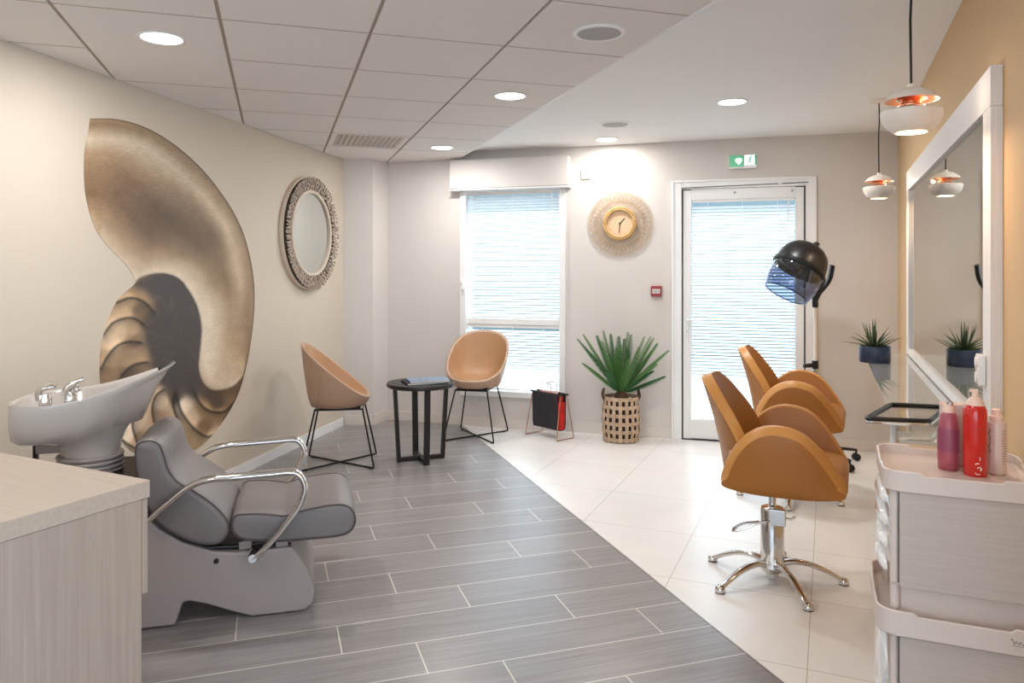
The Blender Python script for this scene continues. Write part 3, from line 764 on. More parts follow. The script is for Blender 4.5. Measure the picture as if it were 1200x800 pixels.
la = np.array([span_at(Ld, v) for v in vv]); ra = np.maximum(np.array([span_at(Rd, v) for v in vv]), la+.5)
UU = la[:, None]+(ra-la)[:, None]*(np.arange(NU)/(NU-1))[None, :]; VV = np.repeat(vv[:, None], NU, 1)
def npdist(P):
    best = np.full(UU.shape, 1e9); par = np.zeros(UU.shape); side = np.zeros(UU.shape); L = 0
    tot = sum(math.dist(a, b) for a, b in zip(P, P[1:]))
    for a, b in zip(P, P[1:]):
        dx, dy = b[0]-a[0], b[1]-a[1]; l2 = dx*dx+dy*dy+1e-9; ln_ = math.sqrt(l2)
        t = np.clip(((UU-a[0])*dx+(VV-a[1])*dy)/l2, 0, 1); d = np.hypot(UU-a[0]-t*dx, VV-a[1]-t*dy)
        k = d < best; best = np.where(k, d, best); par = np.where(k, (L+t*ln_)/tot, par); side = np.where(k, dx*(VV-a[1])-dy*(UU-a[0]), side); L += ln_
    return best, par, side
def npin(P):
    c = np.zeros(UU.shape, bool)
    for i in range(len(P)):
        (x1, y1), (x0, y0) = P[i], P[i-1]
        if y1 == y0: continue
        hit = ((y1 > VV) != (y0 > VV)) & (UU < (x0-x1)*(VV-y1)/(y0-y1)+x1); c ^= hit
    return c
incoil = npin(coil)
innerP = [(106, 257.5), (117.5, 276.7), (134, 296), (147.7, 309.7), (158.7, 327.6)]+coil[8:8*15]
dO, aO, _ = npdist(Rd[:8*14+1]); dI, _, _ = npdist(innerP)
f = dO/(dO+dI+1e-6)
TAB = [(.03, [(0,176,148,116),(.06,150,122,92),(.2,212,194,170),(.35,168,138,106),(.55,142,112,82),(.75,128,98,70),(.9,165,135,102),(1,190,165,132)]),
(.17, [(0,150,125,96),(.06,160,136,108),(.17,210,193,170),(.30,182,158,130),(.48,128,100,74),(.7,116,90,66),(.88,162,134,104),(1,208,186,158)]),
(.34, [(0,140,114,84),(.06,158,133,104),(.16,204,183,156),(.28,152,126,100),(.5,96,76,58),(.7,112,88,66),(.88,172,146,116),(1,212,190,163)]),
(.48, [(0,138,110,80),(.07,172,147,118),(.17,210,187,158),(.33,122,98,75),(.55,110,88,66),(.75,150,124,96),(.9,194,170,142),(1,218,198,173)]),
(.60, [(0,146,117,87),(.08,165,139,110),(.22,206,181,150),(.42,138,112,84),(.62,156,130,100),(.82,204,182,154),(.94,224,205,180),(1,226,208,184)]),
(.73, [(0,162,135,105),(.1,148,120,92),(.25,170,144,114),(.45,176,150,118),(.65,208,185,157),(.82,228,209,186),(.93,230,212,188),(1,226,208,184)]),
(.86, [(0,168,139,109),(.12,150,121,92),(.3,174,146,114),(.5,203,179,149),(.7,225,205,179),(.86,234,216,193),(.95,226,206,180),(1,218,198,172)]),
(1.0, [(0,128,98,70),(.15,138,108,80),(.35,182,154,122),(.55,206,183,154),(.75,200,176,148),(.88,176,150,122),(.95,160,132,104),(1,150,122,95)])]
rows = [(p, np.stack([np.interp(f, [q[0] for q in R], [q[1+c] for q in R]) for c in range(3)], -1)) for p, R in TAB]
body = rows[0][1].copy()
for (p0, r0_c), (p1, r1_c) in zip(rows, rows[1:]):
    t = np.clip((aO-p0)/(p1-p0), 0, 1)[..., None]; t = t*t*(3-2*t); body = np.where((aO > p0)[..., None], r0_c*(1-t)+r1_c*t, body)
wsum = 0; cacc = 0
for x, y, r, g, b in COIL:
    w_ = 1/((UU-x)**2+(VV-y)**2+8)**2.2; wsum = wsum+w_; cacc = cacc+w_[..., None]*np.array([r, g, b])
coilc = cacc/wsum[..., None]
dark = [(150,331),(165,326),(180,321),(195,321),(210,327),(222,342),(231,360),(235.5,381),(234.6,405),(232.5,429),(236,447),(228,458),(214,452),(207,462),(198,455),(186,450),(180,438),(176,418),(170,400),(172,384),(184,366),(182,352),(172,342)]
dd, _, _ = npdist(dark+[dark[0]]); ind = npin(dark); sd_ = np.where(ind, dd, -dd)
kk = (1/(1+np.exp(-sd_/2.2)))[..., None]
coilc = coilc*(1-kk)+np.array([72, 64, 61])*kk
for S in SEPTA:
    Sd = [(p[0], p[1]) for p in catmull([(a, b, 0) for a, b in S], 6)]
    d, _, side = npdist(Sd)
    mul = 1-.50*np.exp(-(d/1.5)**2)-np.where(side > 0, .26*np.exp(-(d/7.0)**2), -.16*np.exp(-(d/7.0)**2))
    coilc = coilc*(mul*(1-kk[..., 0])+kk[..., 0])[..., None]
col3 = np.where(incoil[..., None], coilc, body)
dC, _, _ = npdist(coil[:8*15])
col3 = col3*(1-.35*np.exp(-(dC/1.3)**2)*(~incoil))[..., None]
dR_ = np.hypot(ra[:, None]-UU, 0); 
edge = np.exp(-(dO/1.6)**2); col3 = col3*(1-.3*edge)[..., None]
me_v, me_f, cols = [], [], []
for j in range(NV):
    for i in range(NU):
        u, v = float(UU[j, i]), float(VV[j, i]); me_v.append(tuple(lpt(u, v, .003)))
        n = noise.noise(Vector((u*.5, v*.5, 3)))*.05+noise.noise(Vector((u*.1, v*.1, 1)))*.05
        if not incoil[j, i]:
            if 100 < u < 258 and 165 < v < 262: n += .09*noise.noise(Vector((u*.15, v*.9, 7)))
            elif u > 240 and v > 320: n += .10*noise.noise(Vector((u*.9, v*.9, 9)))
        elif kk[j, i, 0] > .5 and 345 < v < 425:
            n += .22*max(0, noise.noise(Vector((math.atan2(v-400, u-208)*9, math.hypot(u-208, v-400)*.06, 5))))
        c = col3[j, i]*(1+n); cols.append(tuple(lin(min(255, max(0, q*.98))) for q in c)+(1,))
n0 = len(me_v)
for j in range(NV-1):
    for i in range(NU-1): me_f.append((j*NU+i, (j+1)*NU+i, (j+1)*NU+i+1, j*NU+i+1))
ring = [i for i in range(NU)]+[j*NU+NU-1 for j in range(1, NV)]+[(NV-1)*NU+i for i in range(NU-2, -1, -1)]+[j*NU for j in range(NV-2, 0, -1)]
base = len(me_v)
for i in ring: p = Vector(me_v[i]); me_v.append((p.x-ln.x*.0028, p.y-ln.y*.0028, p.z)); cols.append(cols[i])
for k in range(len(ring)): me_f.append((ring[k], ring[(k+1) % len(ring)], base+(k+1) % len(ring), base+k))
me = bpy.data.meshes.new('shell_wall_print'); me.from_pydata(me_v, [], me_f)
at = me.color_attributes.new('print', 'FLOAT_COLOR', 'POINT')
for i, c in enumerate(cols): at.data[i].color = c
mm, nt, bb = newmat('nautilus_print'); an = nt.nodes.new('ShaderNodeAttribute'); an.attribute_name = 'print'
nt.links.new(an.outputs['Color'], bb.inputs['Base Color']); bb.inputs['Roughness'].default_value = .55
me.materials.append(mm)
o = bpy.data.objects.new('shell_wall_print', me); COL.objects.link(o)
tag(o, 'huge bronze nautilus shell picture stuck on the cream left wall', 'wall picture')

# ---- round driftwood mirror
cpt = Vector((lw(6.09), 6.09, 1.703))
T = thing('round_mirror', 'round mirror framed with grey driftwood twigs on the cream left wall', 'mirror', tuple(cpt), math.atan2(ldir.y, ldir.x))   # local x away along wall, local -y into the room
RXn = Matrix.Rotation(PI/2, 4, 'X')
MB().lathe([(.455, 0), (.455, .03), (.33, .03), (.33, 0)], 64, T=RXn, cap=False).build('backing_board', M['twig_dark'], T)
MB().lathe([(.452, .0), (.462, .004), (.462, .028), (.452, .034), (.446, .03)], 64, T=RXn, cap=False).build('outer_rim', M['mirror_rim'], T)
MB().lathe([(.352, .03), (.352, .050), (.342, .056), (.326, .052), (.322, .034)], 64, T=RXn, cap=False).build('inner_rim', M['mirror_rim'], T)
MB().lathe([(.33, .020), (.33, .036), (.001, .036)], 64, T=RXn).build('mirror_glass', M['mirror'], T)
m = MB(); random.seed(5)
for ring_, (rr0, n, L) in enumerate(((.366, 84, .040), (.398, 92, .042), (.430, 100, .042), (.382, 60, .04), (.414, 70, .04), (.446, 80, .034))):
    for k in range(n):
        a = 2*PI*(k+random.random()*.5)/n; rr = rr0+random.uniform(-.004, .004)
        p = (rr*math.cos(a), -(.038+.010*(ring_ % 3)*.6+(.012 if ring_ > 2 else 0)+random.uniform(0, .006)), rr*math.sin(a))
        R = Matrix.Rotation(-a+random.uniform(-.45, .15), 4, 'Y')
        m.ball(p, 1.0, R, 7, 5, d=(L/2*random.uniform(.7, 1.0), .0085, .0095*random.uniform(.8, 1.3)))
m.build('driftwood_twigs', M['twig'], T)

# ------------------------------------------------------------------ backwash unit
BL = (-1.251, 3.184); BA = 15.5
T = thing('shampoo_chair', 'grey reclined hair washing chair joined to a white tilting basin', 'salon chair', (BL[0], BL[1], 0), rad(BA))
tr = lambda y, pts: trace(BL, BA, y, pts)
basepx = [(205,737.4),(214,703),(222,701),(245,705.5),(270.4,713),(296,722),(321,724.2),(343,722),(357.4,716),(367,703),(369,687),(361,665.7),(350,647.5),(341,637)]
topx = [(314,640),(277.7,644),(248.7,642),(212.5,631),(187,617),(170,600),(158,570)]
pl = tr(-.22, basepx+topx)
pl = [(x, max(.004, z-.012)) for x, z in pl]
pl[0] = (pl[0][0], .004)
lowL = [(-.52, .60), (-.52, .004)]
poly = [(p[0], p[1]) for p in pl]+lowL
m = MB().prism(poly, -.22, .22, 'y'); m.build('base', M['grey_shell'], T, bevel=.010, seg=3)
MB().lathe([(.010, 0), (.010, .004)], 16, T=Matrix.Translation((*[tr(-.22, [(253.5, 657)])[0][0], -.221], tr(-.22, [(253.5, 657)])[0][1])) @ Matrix.Rotation(PI/2, 4, 'X')).build('screw_cap', M['black'], T)
seatpx = [(270.4,617),(276,604),(296,601.5),(318,602.5),(332,604),(340,602),(357,597),(386,591.5),(404.5,591.4),(414.5,599),(417,612),(410,624),(393.6,629.4),(357.4,633),(330,635),(303,635),(279,631)]
m = pillow(tr(-.25, seatpx), -.25, .25, .018, n=5, puff=.006); m.build('seat', M['grey_leather'], T, ang=70)
so = [(p[0], p[1]) for p in catmull([(a, b, 0) for a, b in tr(-.25, seatpx)], 5, True)]
m = MB()
for yy in (-.2505+.018*.25, .2505-.018*.25): MB().tube([(p[0], yy, p[1]) for p in inset(so, .002)], .0028, 6, closed=True).build('piping', M['grey_piping'], T)
backpx = [(156,528),(161,518),(176,514.5),(188,520),(194,533),(199,549),(209,563),(227,573),(249,588),(264,603),(270,616),(267,629),(256,639.5),(234,640),(205,629.4),(180,611),(165,580),(157,552)]
m = pillow(tr(-.25, backpx), -.25, .25, .03, n=5, puff=.006); m.build('backrest', M['grey_leather'], T, ang=70)
so = [(p[0], p[1]) for p in catmull([(a, b, 0) for a, b in tr(-.25, backpx)], 5, True)]
m = MB()
for yy in (-.2505+.009, .2505-.009): MB().tube([(p[0], yy, p[1]) for p in inset(so, .008)], .0028, 6, closed=True).build('piping', M['grey_piping'], T)
# dark under-rail and seat bracket
q = tr(-.22, [(176,612),(205,634),(240,645),(280,643),(314,638),(345,634)])
for yy in (-.19, .19): MB().tube([(x, yy, z) for x, z in q], .010, 8).build('under_rail', M['black'], T)
for px in (287, 330):
    x, z = tr(-.22, [(px, 641)])[0]; MB().box((x, 0, z), (.05, .40, .035)).build('seat_bracket', M['grey_shell'], T, smooth=False, bevel=.004)
armpx = [(174,611),(188,597),(201.6,586),(216,574),(232,565),(250,560.5),(267,558.8),(295,556),(321,553.6),(336,552),(347,553),(354,560),(357,572),(351,590),(342,604),(332,617),(322,629),(312,640),(303,648),(296,653)]
ar = tr(-.29, armpx)
for sy in (-1, 1):
    pts = [tuple(p) for p in catmull([(x, sy*(.285+.012*math.sin(PI*i/(len(ar)-1))), z) for i, (x, z) in enumerate(ar)], 4)]
    n_ = len(pts)
    m = MB().tube(pts, [.019*(.8+.25*math.sin(PI*k/(n_-1))) for k in range(n_)], 12, flat=(.72, 1.35))
    e_ = pts[-1]; m.lathe([(.016, -.02), (.018, -.01), (.018, .045)], 16, T=Matrix.Translation(e_) @ Matrix.Rotation(sy*PI/2, 4, 'X') @ Matrix.Translation((0, 0, -.0)))
    e0 = pts[0]; m.tube([e0, (e0[0]-.01, sy*.22, e0[1+1]-.005)], .010, 8)
    m.build('armrest', M['chrome'], T, ang=60)
# basin
cxb = -.49
def seal(t): return t
NT = 56
rimx0, rimx1 = -.755, -.17
def rimpt(t):
    c, s_ = math.cos(t), math.sin(t)
    xm, xa = (rimx0+rimx1)/2, (rimx1-rimx0)/2
    ex = 2/3.6 if c < 0 else 2/1.75
    x = xm+xa*math.copysign(abs(c)**ex, c)
    y = .245*math.copysign(abs(s_)**(2/3.0 if c < 0 else .95), s_)
    f = (x-rimx0)/(rimx1-rimx0)
    z = .888+.012*f+.115*max(0, f-.30)**1.5/.585*1.0
    return Vector((x, y, z))
def ringpt(t, r, z, cx=cxb): return Vector((cx+r*math.cos(t), r*math.sin(t), z))
def bil(t, a, b, zb=.655, r0=.108):
    """a: 1 at rim 0 at foot (outward), b: same for height"""
    R = rimpt(t); B = ringpt(t, r0, zb)
    return Vector((B.x+(R.x-B.x)*a, B.y+(R.y-B.y)*a, zb+(R.z-zb)*b))
Ls_ = []
stepsL = [(0, 0), (.02, .12), (.10, .24), (.55, .30), (.86, .33), (.97, .40), (1.0, .55), (1.01, .78), (1.0, .97), (.985, 1.0)]
stepsR = [(0, 0), (.03, .12), (.12, .26), (.28, .40), (.42, .54), (.58, .68), (.74, .82), (.89, .93), (.99, .985), (.985, 1.0)]
for k in range(len(stepsL)):
    l = []
    for j in range(NT):
        t = 2*PI*j/NT; w = .5+.5*math.cos(t); w = w*w*(3-2*w)
        a = stepsL[k][0]*(1-w)+stepsR[k][0]*w; b = stepsL[k][1]*(1-w)+stepsR[k][1]*w
        l.append(tuple(bil(t, a, b)))
    Ls_.append(l)
for a, dz_ in ((.955, -.004), (.93, -.016), (.88, -.05), (.80, -.09), (.62, -.12), (.35, -.145), (.1, -.155)):   # inside of the bowl
    l = []
    for j in range(NT):
        t = 2*PI*j/NT; R = rimpt(t); C_ = Vector((-.50, 0, 0))
        w = max(0, math.cos(t)); dd = dz_*(1-.1*w) if a > .7 else dz_
        zz = R.z+dd if a > .7 else .90+dz_
        zz = R.z*(a > .7)+(.905)*(a <= .7)+dz_
        l.append((C_.x+(R.x-C_.x)*a, R.y*a, zz))
    Ls_.append(l)
MB().loops(Ls_).build('basin', M['ceramic'], T, ang=80)
m = MB(); gel = []                              # neck cushion at the tip
for j in range(13):
    t = rad(-24+48*j/12); R = rimpt(t); gel.append((R.x-.014, R.y, R.z-.001))
m.tube(gel, .009, 8); m.build('neck_rest', M['black'], T)
m = MB()
for k in range(5): m.lathe([(.104, -.010), (.120, -.008), (.124, 0), (.120, .008), (.104, .010)], 40, c=(cxb, 0, .570+.0195*k), cap=False)
m.lathe([(.103, .555), (.103, .66)], 32, c=(cxb, 0, 0)); m.build('swivel_collar', M['grey_shell'], T)
MB().lathe([(.15, .545), (.155, .548), (.155, .556), (.10, .562)], 40, c=(cxb, 0, 0)).box((-.36, 0, .585), (.16, .36, .012)).build('collar_plate', M['black'], T)
m = MB().box((-.672, -.05, .62), (.016, .03, .24)); m.build('hose', M['black'], T, smooth=False, bevel=.004)
m = MB().box((-.60, 0, .70), (.14, .14, .05)); m.build('basin_bracket', M['grey_shell'], T, smooth=False, bevel=.01)
# mixer tap and hand shower
m = MB()
x0 = -.60
m.lathe([(.024, 0), (.024, .03), (.020, .04), (.02, .05)], 20, c=(x0-.03, -.08, .868))
m.tube([tuple(p) for p in catmull([(x0-.05, -.08, .895), (x0-.052, -.085, .925), (x0-.025, -.092, .945), (x0+.012, -.098, .948)], 5)], [.020]*11+[.018]*3+[.013]*2, 10, flat=(.65, 1.25))
m.lathe([(.024, 0), (.024, .035), (.016, .05)], 20, c=(x0+.05, -.05, .868))
m.tube([tuple(p) for p in catmull([(x0+.035, -.05, .90), (x0+.04, -.05, .93), (x0+.07, -.05, .955), (x0+.105, -.05, .966)], 5)], [.021]*10+[.015]*4+[.008]*2, 10, flat=(.8, 1.1))
m.ball((x0+.075, -.055, .925), .014, nu=10, nv=8)
m.build('mixer_tap', M['chrome'], T, ang=60)

# ------------------------------------------------------------------ reception desk (left foreground)
K = Vector((-.952, 1.964)); ad = Vector((-.8949, .4462)); cd = Vector((-.4475, -.8943))
T = thing('reception_desk', 'pale bleached wood desk with a thick top in the left foreground', 'desk', (K.x, K.y, 0), math.atan2(ad.y, ad.x))  # local x along ad, local y = toward camera?
# local y axis = rotate ad by +90deg
ly = Vector((-ad.y, ad.x)); sgn = 1 if ly.dot(cd) > 0 else -1
DZ = .85; Lx, Ly = 1.20, .90
def dbox(m, x0, x1, y0, y1, z0, z1): return m.box(((x0+x1)/2, sgn*(y0+y1)/2, (z0+z1)/2), (x1-x0, y1-y0, z1-z0))
dbox(MB(), 0, Lx, 0, Ly, DZ-.045, DZ).build('desk_top', M['desk_top'], T, smooth=False, bevel=.0015, seg=1)
m = MB(); dbox(m, .004, .044, .022, Ly, 0, DZ-.046); dbox(m, .044, Lx, .03, .06, .0, DZ-.046); m.build('side_panel', M['desk'], T, smooth=False, bevel=.001, seg=1)
m = MB(); dbox(m, .006, Lx, 0.002, .020, .555, DZ-.048); m.build('front_board', M['desk'], T, smooth=False, bevel=.001, seg=1)

# ------------------------------------------------------------------ tub chairs
def tub_chair(name, label, loc, rz):
    T = thing(name, label, 'chair', loc, rz, 'peach leather tub chairs')
    N = 48
    def rim(t, ins=0.0):
        c, s_ = math.cos(t), math.sin(t)
        rx = .245-ins; ry = .262-ins
        x = -.03+rx*math.copysign(abs(c)**.78, c); y = ry*math.copysign(abs(s_)**.78, s_)
        f = (.215-x)/.49
        z = .485+.395*f**1.08
        return Vector((x, y, z))
    L = []
    def bot(t, r=.165): return Vector((-.015+r*1.05*math.cos(t), r*math.sin(t), .425))
    for a, b in ((.75, 0), (1.0, .0), (1.12, .02), (None, .14), (None, .3), (None, .5), (None, .7), (None, .87), (None, .97), (None, 1.0)):
        l = []
        for j in range(N):
            t = 2*PI*j/N; R = rim(t); B = bot(t)
            if a is not None: p = bot(t, .165*a); p.z += b*.1
            else:
                e = b**.62; p = Vector((B.x*1.1+(R.x-B.x*1.1)*e, B.y*1.1+(R.y-B.y*1.1)*e, B.z+(R.z-B.z)*b))
            l.append(tuple(p))
        L.append(l)
    for ins, dz_ in ((.006, .006), (.016, .006), (.024, -.002)):
        l = []
        for j in range(N):
            t = 2*PI*j/N; R = rim(t, ins); l.append((R.x, R.y, R.z+dz_))
        L.append(l)
    MB().loops(L, True, False).build('shell', M['peach'], T, ang=80)
    L = []
    seatc = Vector((.0, 0, .475))
    for a, b in ((1.0, 1.0), (.97, .90), (.93, .72), (.86, .48), (.76, .26), (.62, .10), (.4, .02), (.15, 0)):
        l = []
        for j in range(N):
            t = 2*PI*j/N; R = rim(t, .022)
            l.append((seatc.x+(R.x-seatc.x)*a, (R.y)*a, seatc.z+(R.z-.002-seatc.z)*b+.004))
        L.append(l)
    MB().loops(L, False, True).build('inner_cushion', M['camel'], T, ang=80)
    # seam over the outer shell
    m = MB()
    for sy in (-1, 1):
        pts = []
        for k in range(9):
            b = k/8; t = sy*rad(96+30*(1-b)); R = rim(t); B = bot(t); e = max(b, .02)**.62
            p = Vector((B.x*1.1+(R.x-B.x*1.1)*e, B.y*1.1+(R.y-B.y*1.1)*e, B.z+(R.z-B.z)*b)); pts.append(tuple(p))
        MB().tube(pts, .0022, 5).build('seam', M['camel'], T)
    MB().box((0, 0, .419), (.30, .26, .008)).build('seat_plate', M['black_metal'], T, smooth=False, bevel=.002)
    for sx in (-1, 1):
        for sy in (-1, 1):
            foot = Vector((sx*.25, sy*.215, .008)); top = Vector((sx*.165, sy*.135, .418))
            dirr = (top-foot).normalized(); inn = Vector((-foot.x, -foot.y, 0)).normalized()
            pts = [(0, 0, .008)]+[tuple(foot+inn*.03)]+[tuple(p) for p in catmull([foot+inn*.02, foot+inn*.004+dirr*.004, foot+dirr*.02], 3)]+[tuple(foot+dirr*.05), tuple(top)]
            lg = MB().tube(pts, .0065, 8)
            lg.build('leg', M['black_metal'], T, ang=70)
            MB().lathe([(.009, 0), (.009, .014)], 10, c=(foot.x*.87, foot.y*.87, 0)).build('glide', M['black'], T)
    MB().tube([(.165, -.135, .412), (.165, .135, .412), (-.165, .135, .412), (-.165, -.135, .412)], .0065, 8, closed=True).build('under_frame', M['black_metal'], T)
    return T
tub = tub_chair('tub_chair', 'peach leather tub chair seen side-on beside the cream left wall', (-1.25, 5.44, 0), rad(8))
t2 = copy_tree(tub); t2.location = (-.300, 6.31, 0); t2.rotation_euler = (0, 0, rad(-103))
t2['label'] = 'peach leather tub chair facing the camera in front of the window'

# ------------------------------------------------------------------ side table + magazines
T = thing('side_table', 'small round dark wood side table between the two tub chairs', 'table', (-.675, 5.53, 0), rad(12))
MB().lathe([(.001, .545), (.24, .545), (.250, .552), (.252, .565), (.248, .575), (.001, .576)], 56).build('table_top', M['dark_wood'], T)
for k in range(4):
    a = rad(45+90*k)-rad(36); c, s_ = math.cos(a), math.sin(a)
    w, d = .042, .026; vs = []
    for (rr, z) in ((.165, 0), (.195, .545)):
        for (dr, dt) in ((-d/2, -w/2), (d/2, -w/2), (d/2, w/2), (-d/2, w/2)):
            r_ = rr+dr; vs.append((r_*c-dt*s_, r_*s_+dt*c, z))
    m = MB().loops([vs[:4], vs[4:]]); m.box((.085*c, .085*s_, .016), (.15, .03, .032), a)
    m.build('leg', M['dark_wood'], T, smooth=False, bevel=.002, seg=1)
for i, (dx, dy, rz, lab, mt) in enumerate(((-.012, -.02, 22, 'lower magazine of the small pile on the dark side table', 'paper'), (.018, -.015, 17, 'upper magazine with a bluish cover, on top of the pile on the side table', 'cover'))):
    T = thing('magazine', lab, 'magazine', (-.64+dx, 5.52+dy, .577+.013*i), rad(rz), 'magazines on the side table')
    MB().box((0, 0, .0055), (.285, .20, .010)).build('pages', M['paper'], T, smooth=False)
    MB().box((0, 0, .0113), (.29, .205, .0014)).box((0, 0, .0005), (.29, .205, .001)).box((-.145, 0, .006), (.0014, .205, .012)).build('cover', M['cover'] if i else M['dark_fabric'], T, smooth=False)

# ------------------------------------------------------------------ magazine rack
rk = Vector((.315, 6.30)); ang = math.atan2(6.157-6.45, .453-.1925)
T = thing('magazine_rack', 'rose gold wire magazine rack with a dark sling below the window', 'magazine rack', (rk.x, rk.y, 0), ang)
hl = .185
for sx in (-1, 1):
    pts = catmull([(sx*hl, -.105, .008), (sx*hl, -.06, .008), (sx*hl, .06, .008), (sx*hl, .105, .008)], 3)
    pts = [tuple(p) for p in pts]
    pts = [(sx*hl*.9, -.035, .37), (sx*hl, -.10, .02)]+[(sx*hl, -.095, .008)]+pts[1:-1]+[(sx*hl, .095, .008), (sx*hl, .10, .02), (sx*hl*.9, .035, .37)]
    m = MB().tube(pts, .0045, 8); m.build('wire_frame', M['rose_metal'], T, ang=70)
for sy in (-1, 1):
    m = MB().tube([(-hl, sy*.036, .372), (hl, sy*.036, .372)], .008, 8); m.build('sling_rod', M['dark_fabric'], T)
    y = sy*.036
    m = MB().tube([(-.055, y, .374), (-.055, y, .45), (-.048, y, .457), (.048, y, .457), (.055, y, .45), (.055, y, .374)], .0035, 8); m.build('handle', M['rose_metal'], T, ang=70)
m = MB()
prof = [(-.052, .374), (-.052, .30), (-.048, .12), (-.040, .078), (0, .070), (.040, .078), (.048, .12), (.052, .30), (.052, .374)]
inn = [(y*.9, z+.004) for y, z in reversed(prof)]
m.loops([[(x, y, z) for y, z in prof+inn] for x in (-.155, .145)]); m.build('sling', M['dark_fabric'], T, ang=50)
T2 = thing('magazine', 'bright red magazine standing in the wire magazine rack', 'magazine', (rk.x, rk.y, 0), ang, 'magazines in the rack')
MB().box((.01, -.005, .228), (.28, .030, .28)).build('pages', M['red'], T2, smooth=False, bevel=.003)
T3 = thing('magazine', 'pale pink edged magazine at the back of the wire magazine rack', 'magazine', (rk.x, rk.y, 0), ang, 'magazines in the rack')
MB().box((-.03, .022, .235), (.21, .010, .29)).build('pages', M['pink_cap'], T3, smooth=False, bevel=.002)
MB().loops([[(x, y*.86, z+.004) for y, z in prof[1:8]] for x in (.128, .141)]).build('red_gusset', M['red'], T, smooth=False)

# ------------------------------------------------------------------ cycad in basket
CPX, CPY = .90, 6.17
T = thing('potted_cycad', 'green sago palm in a woven open-weave basket below the clock', 'plant', (CPX, CPY, 0))
m = MB(); R0 = .148; HB = .35
def bulge(z): return R0*(.90+.13*math.sin(PI*min(1, (z+.03)/HB*.85)))
nb = 18
for k in range(6):
    z0 = .012+k*.0655
    prof = [(bulge(z0)+.004, z0), (bulge(z0)+.006, z0+.014), (bulge(z0+.028)+.004, z0+.028), (bulge(z0+.028)-.001, z0+.028), (bulge(z0)-.001, z0)]
    m.loops([[(r*math.cos(2*PI*j/48)*(1+.012*math.sin(9*2*PI*j/48+k*PI)), r*math.sin(2*PI*j/48)*(1+.012*math.sin(9*2*PI*j/48+k*PI)), z) for j in range(48)] for r, z in prof+[prof[0]]], False, False)
m.build('basket_bands', M['basket'], T)
m = MB()
for k in range(nb):
    a = 2*PI*k/nb; L = []
    for q in range(9):
        z = .004+(HB-.0)*q/8; r = bulge(z)+.002+.004*math.cos(q*PI)
        hw = .0135; L.append([(r*math.cos(a)-hw*t*math.sin(a)+dd*math.cos(a), r*math.sin(a)+hw*t*math.cos(a)+dd*math.sin(a), z) for t, dd in ((-1, 0), (1, 0), (1, .003), (-1, .003))])
    m.loops(L)
m.build('basket_straps', M['basket'], T, smooth=False)
MB().lathe([(bulge(0)-.012, .004), (bulge(.1)-.012, .1), (bulge(.2)-.012, .2), (bulge(.3)-.012, .32), (bulge(.3)-.02, .32), (.001, .30)], 40).build('inner_pot', M['basket_dark'], T)
m = MB()
for sx in (-1, 1):
    pts = catmull([(sx*.135, -.03, .33), (sx*.15, -.035, .37), (sx*.145, -.02, .41), (sx*.14, .0, .425), (sx*.145, .02, .41), (sx*.15, .035, .37), (sx*.135, .03, .33)], 4)
    m.tube([tuple(p) for p in pts], .009, 8)
m.build('basket_handle', M['trunk'], T)
MB().lathe([(.05, .30), (.058, .34), (.05, .38), (.03, .405), (.001, .41)], 16).build('trunk', M['trunk'], T)
def frond(az, el, L, curl, mat, tw=0):
    m = MB(); az, el = rad(az), rad(el); p = Vector((.015*math.cos(az), .015*math.sin(az), .385)); n = 48; e = el
    sd = Vector((-math.sin(az), math.cos(az), 0)); spine = []
    for k in range(n+1):
        t = k/n; d = Vector((math.cos(e)*math.cos(az), math.cos(e)*math.sin(az), math.sin(e)))
        spine.append(tuple(p)); up = d.cross(sd)*-1
        if t > .10:
            ll = .075*(math.sin(PI*min(1, (t-.06)*1.0))**.45)*(1-.35*t); ll = max(ll, .022)
            for s_ in (-1, 1):
                q = (d*.60+sd*s_*.70+up*.62).normalized(); w = d*.0036
                a, b = p-w, p+w; tip = p+q*ll; mid = p+q*ll*.5
                bq = len(m.v)
                th_ = up*.0008
                m.v += [tuple(a), tuple(b), tuple(mid+w), tuple(mid-w), tuple(tip), tuple(mid+th_)]
                m.f += [(bq, bq+1, bq+2, bq+3), (bq+3, bq+2, bq+4)]
        p = p+d*(L/n); e += rad(curl)/n
    m.tube(spine, [.0045*(1-.75*k/n) for k in range(n+1)], 5)
    m.build('frond', mat, T)
# (azimuth measured in the room, 0 = to the right of the photo)
for az, el, L, cu, mt in ((176, 60, .56, -14, 'leaf_dark'), (172, 64, .56, -10, 'leaf'), (205, 60, .50, -18, 'leaf_dark'), (200, 72, .52, -8, 'leaf'), (225, 70, .50, -14, 'leaf'), (160, 82, .48, 0, 'leaf'), (250, 75, .42, -12, 'leaf'), (275, 66, .38, -22, 'leaf'), (300, 70, .45, -14, 'leaf'),
    (190, 78, .53, -4, 'leaf'), (170, 72, .5, -6, 'leaf_dark'), (330, 68, .53, -8, 'leaf'), (300, 80, .5, -4, 'leaf_dark'), (260, 72, .46, -10, 'leaf'),
    (100, 86, .46, 0, 'leaf_dark'), (40, 84, .50, -2, 'leaf'), (340, 74, .50, -8, 'leaf'), (-8, 66, .52, -8, 'leaf'), (-14, 60, .50, -6, 'leaf_dark'), (-24, 62, .50, -12, 'leaf'), (-17, 52, .52, -14, 'leaf'), (-35, 52, .40, -20, 'leaf'), (-8, 28, .37, -8, 'leaf_dark'), (325, 48, .34, -20, 'leaf_dark'), (240, 50, .34, -20, 'leaf_dark'), (190, 48, .40, -16, 'leaf'), (280, 84, .46, -6, 'leaf_dark'), (215, 82, .5, -4, 'leaf_dark')):
    frond(az, el, L, cu, M[mt])

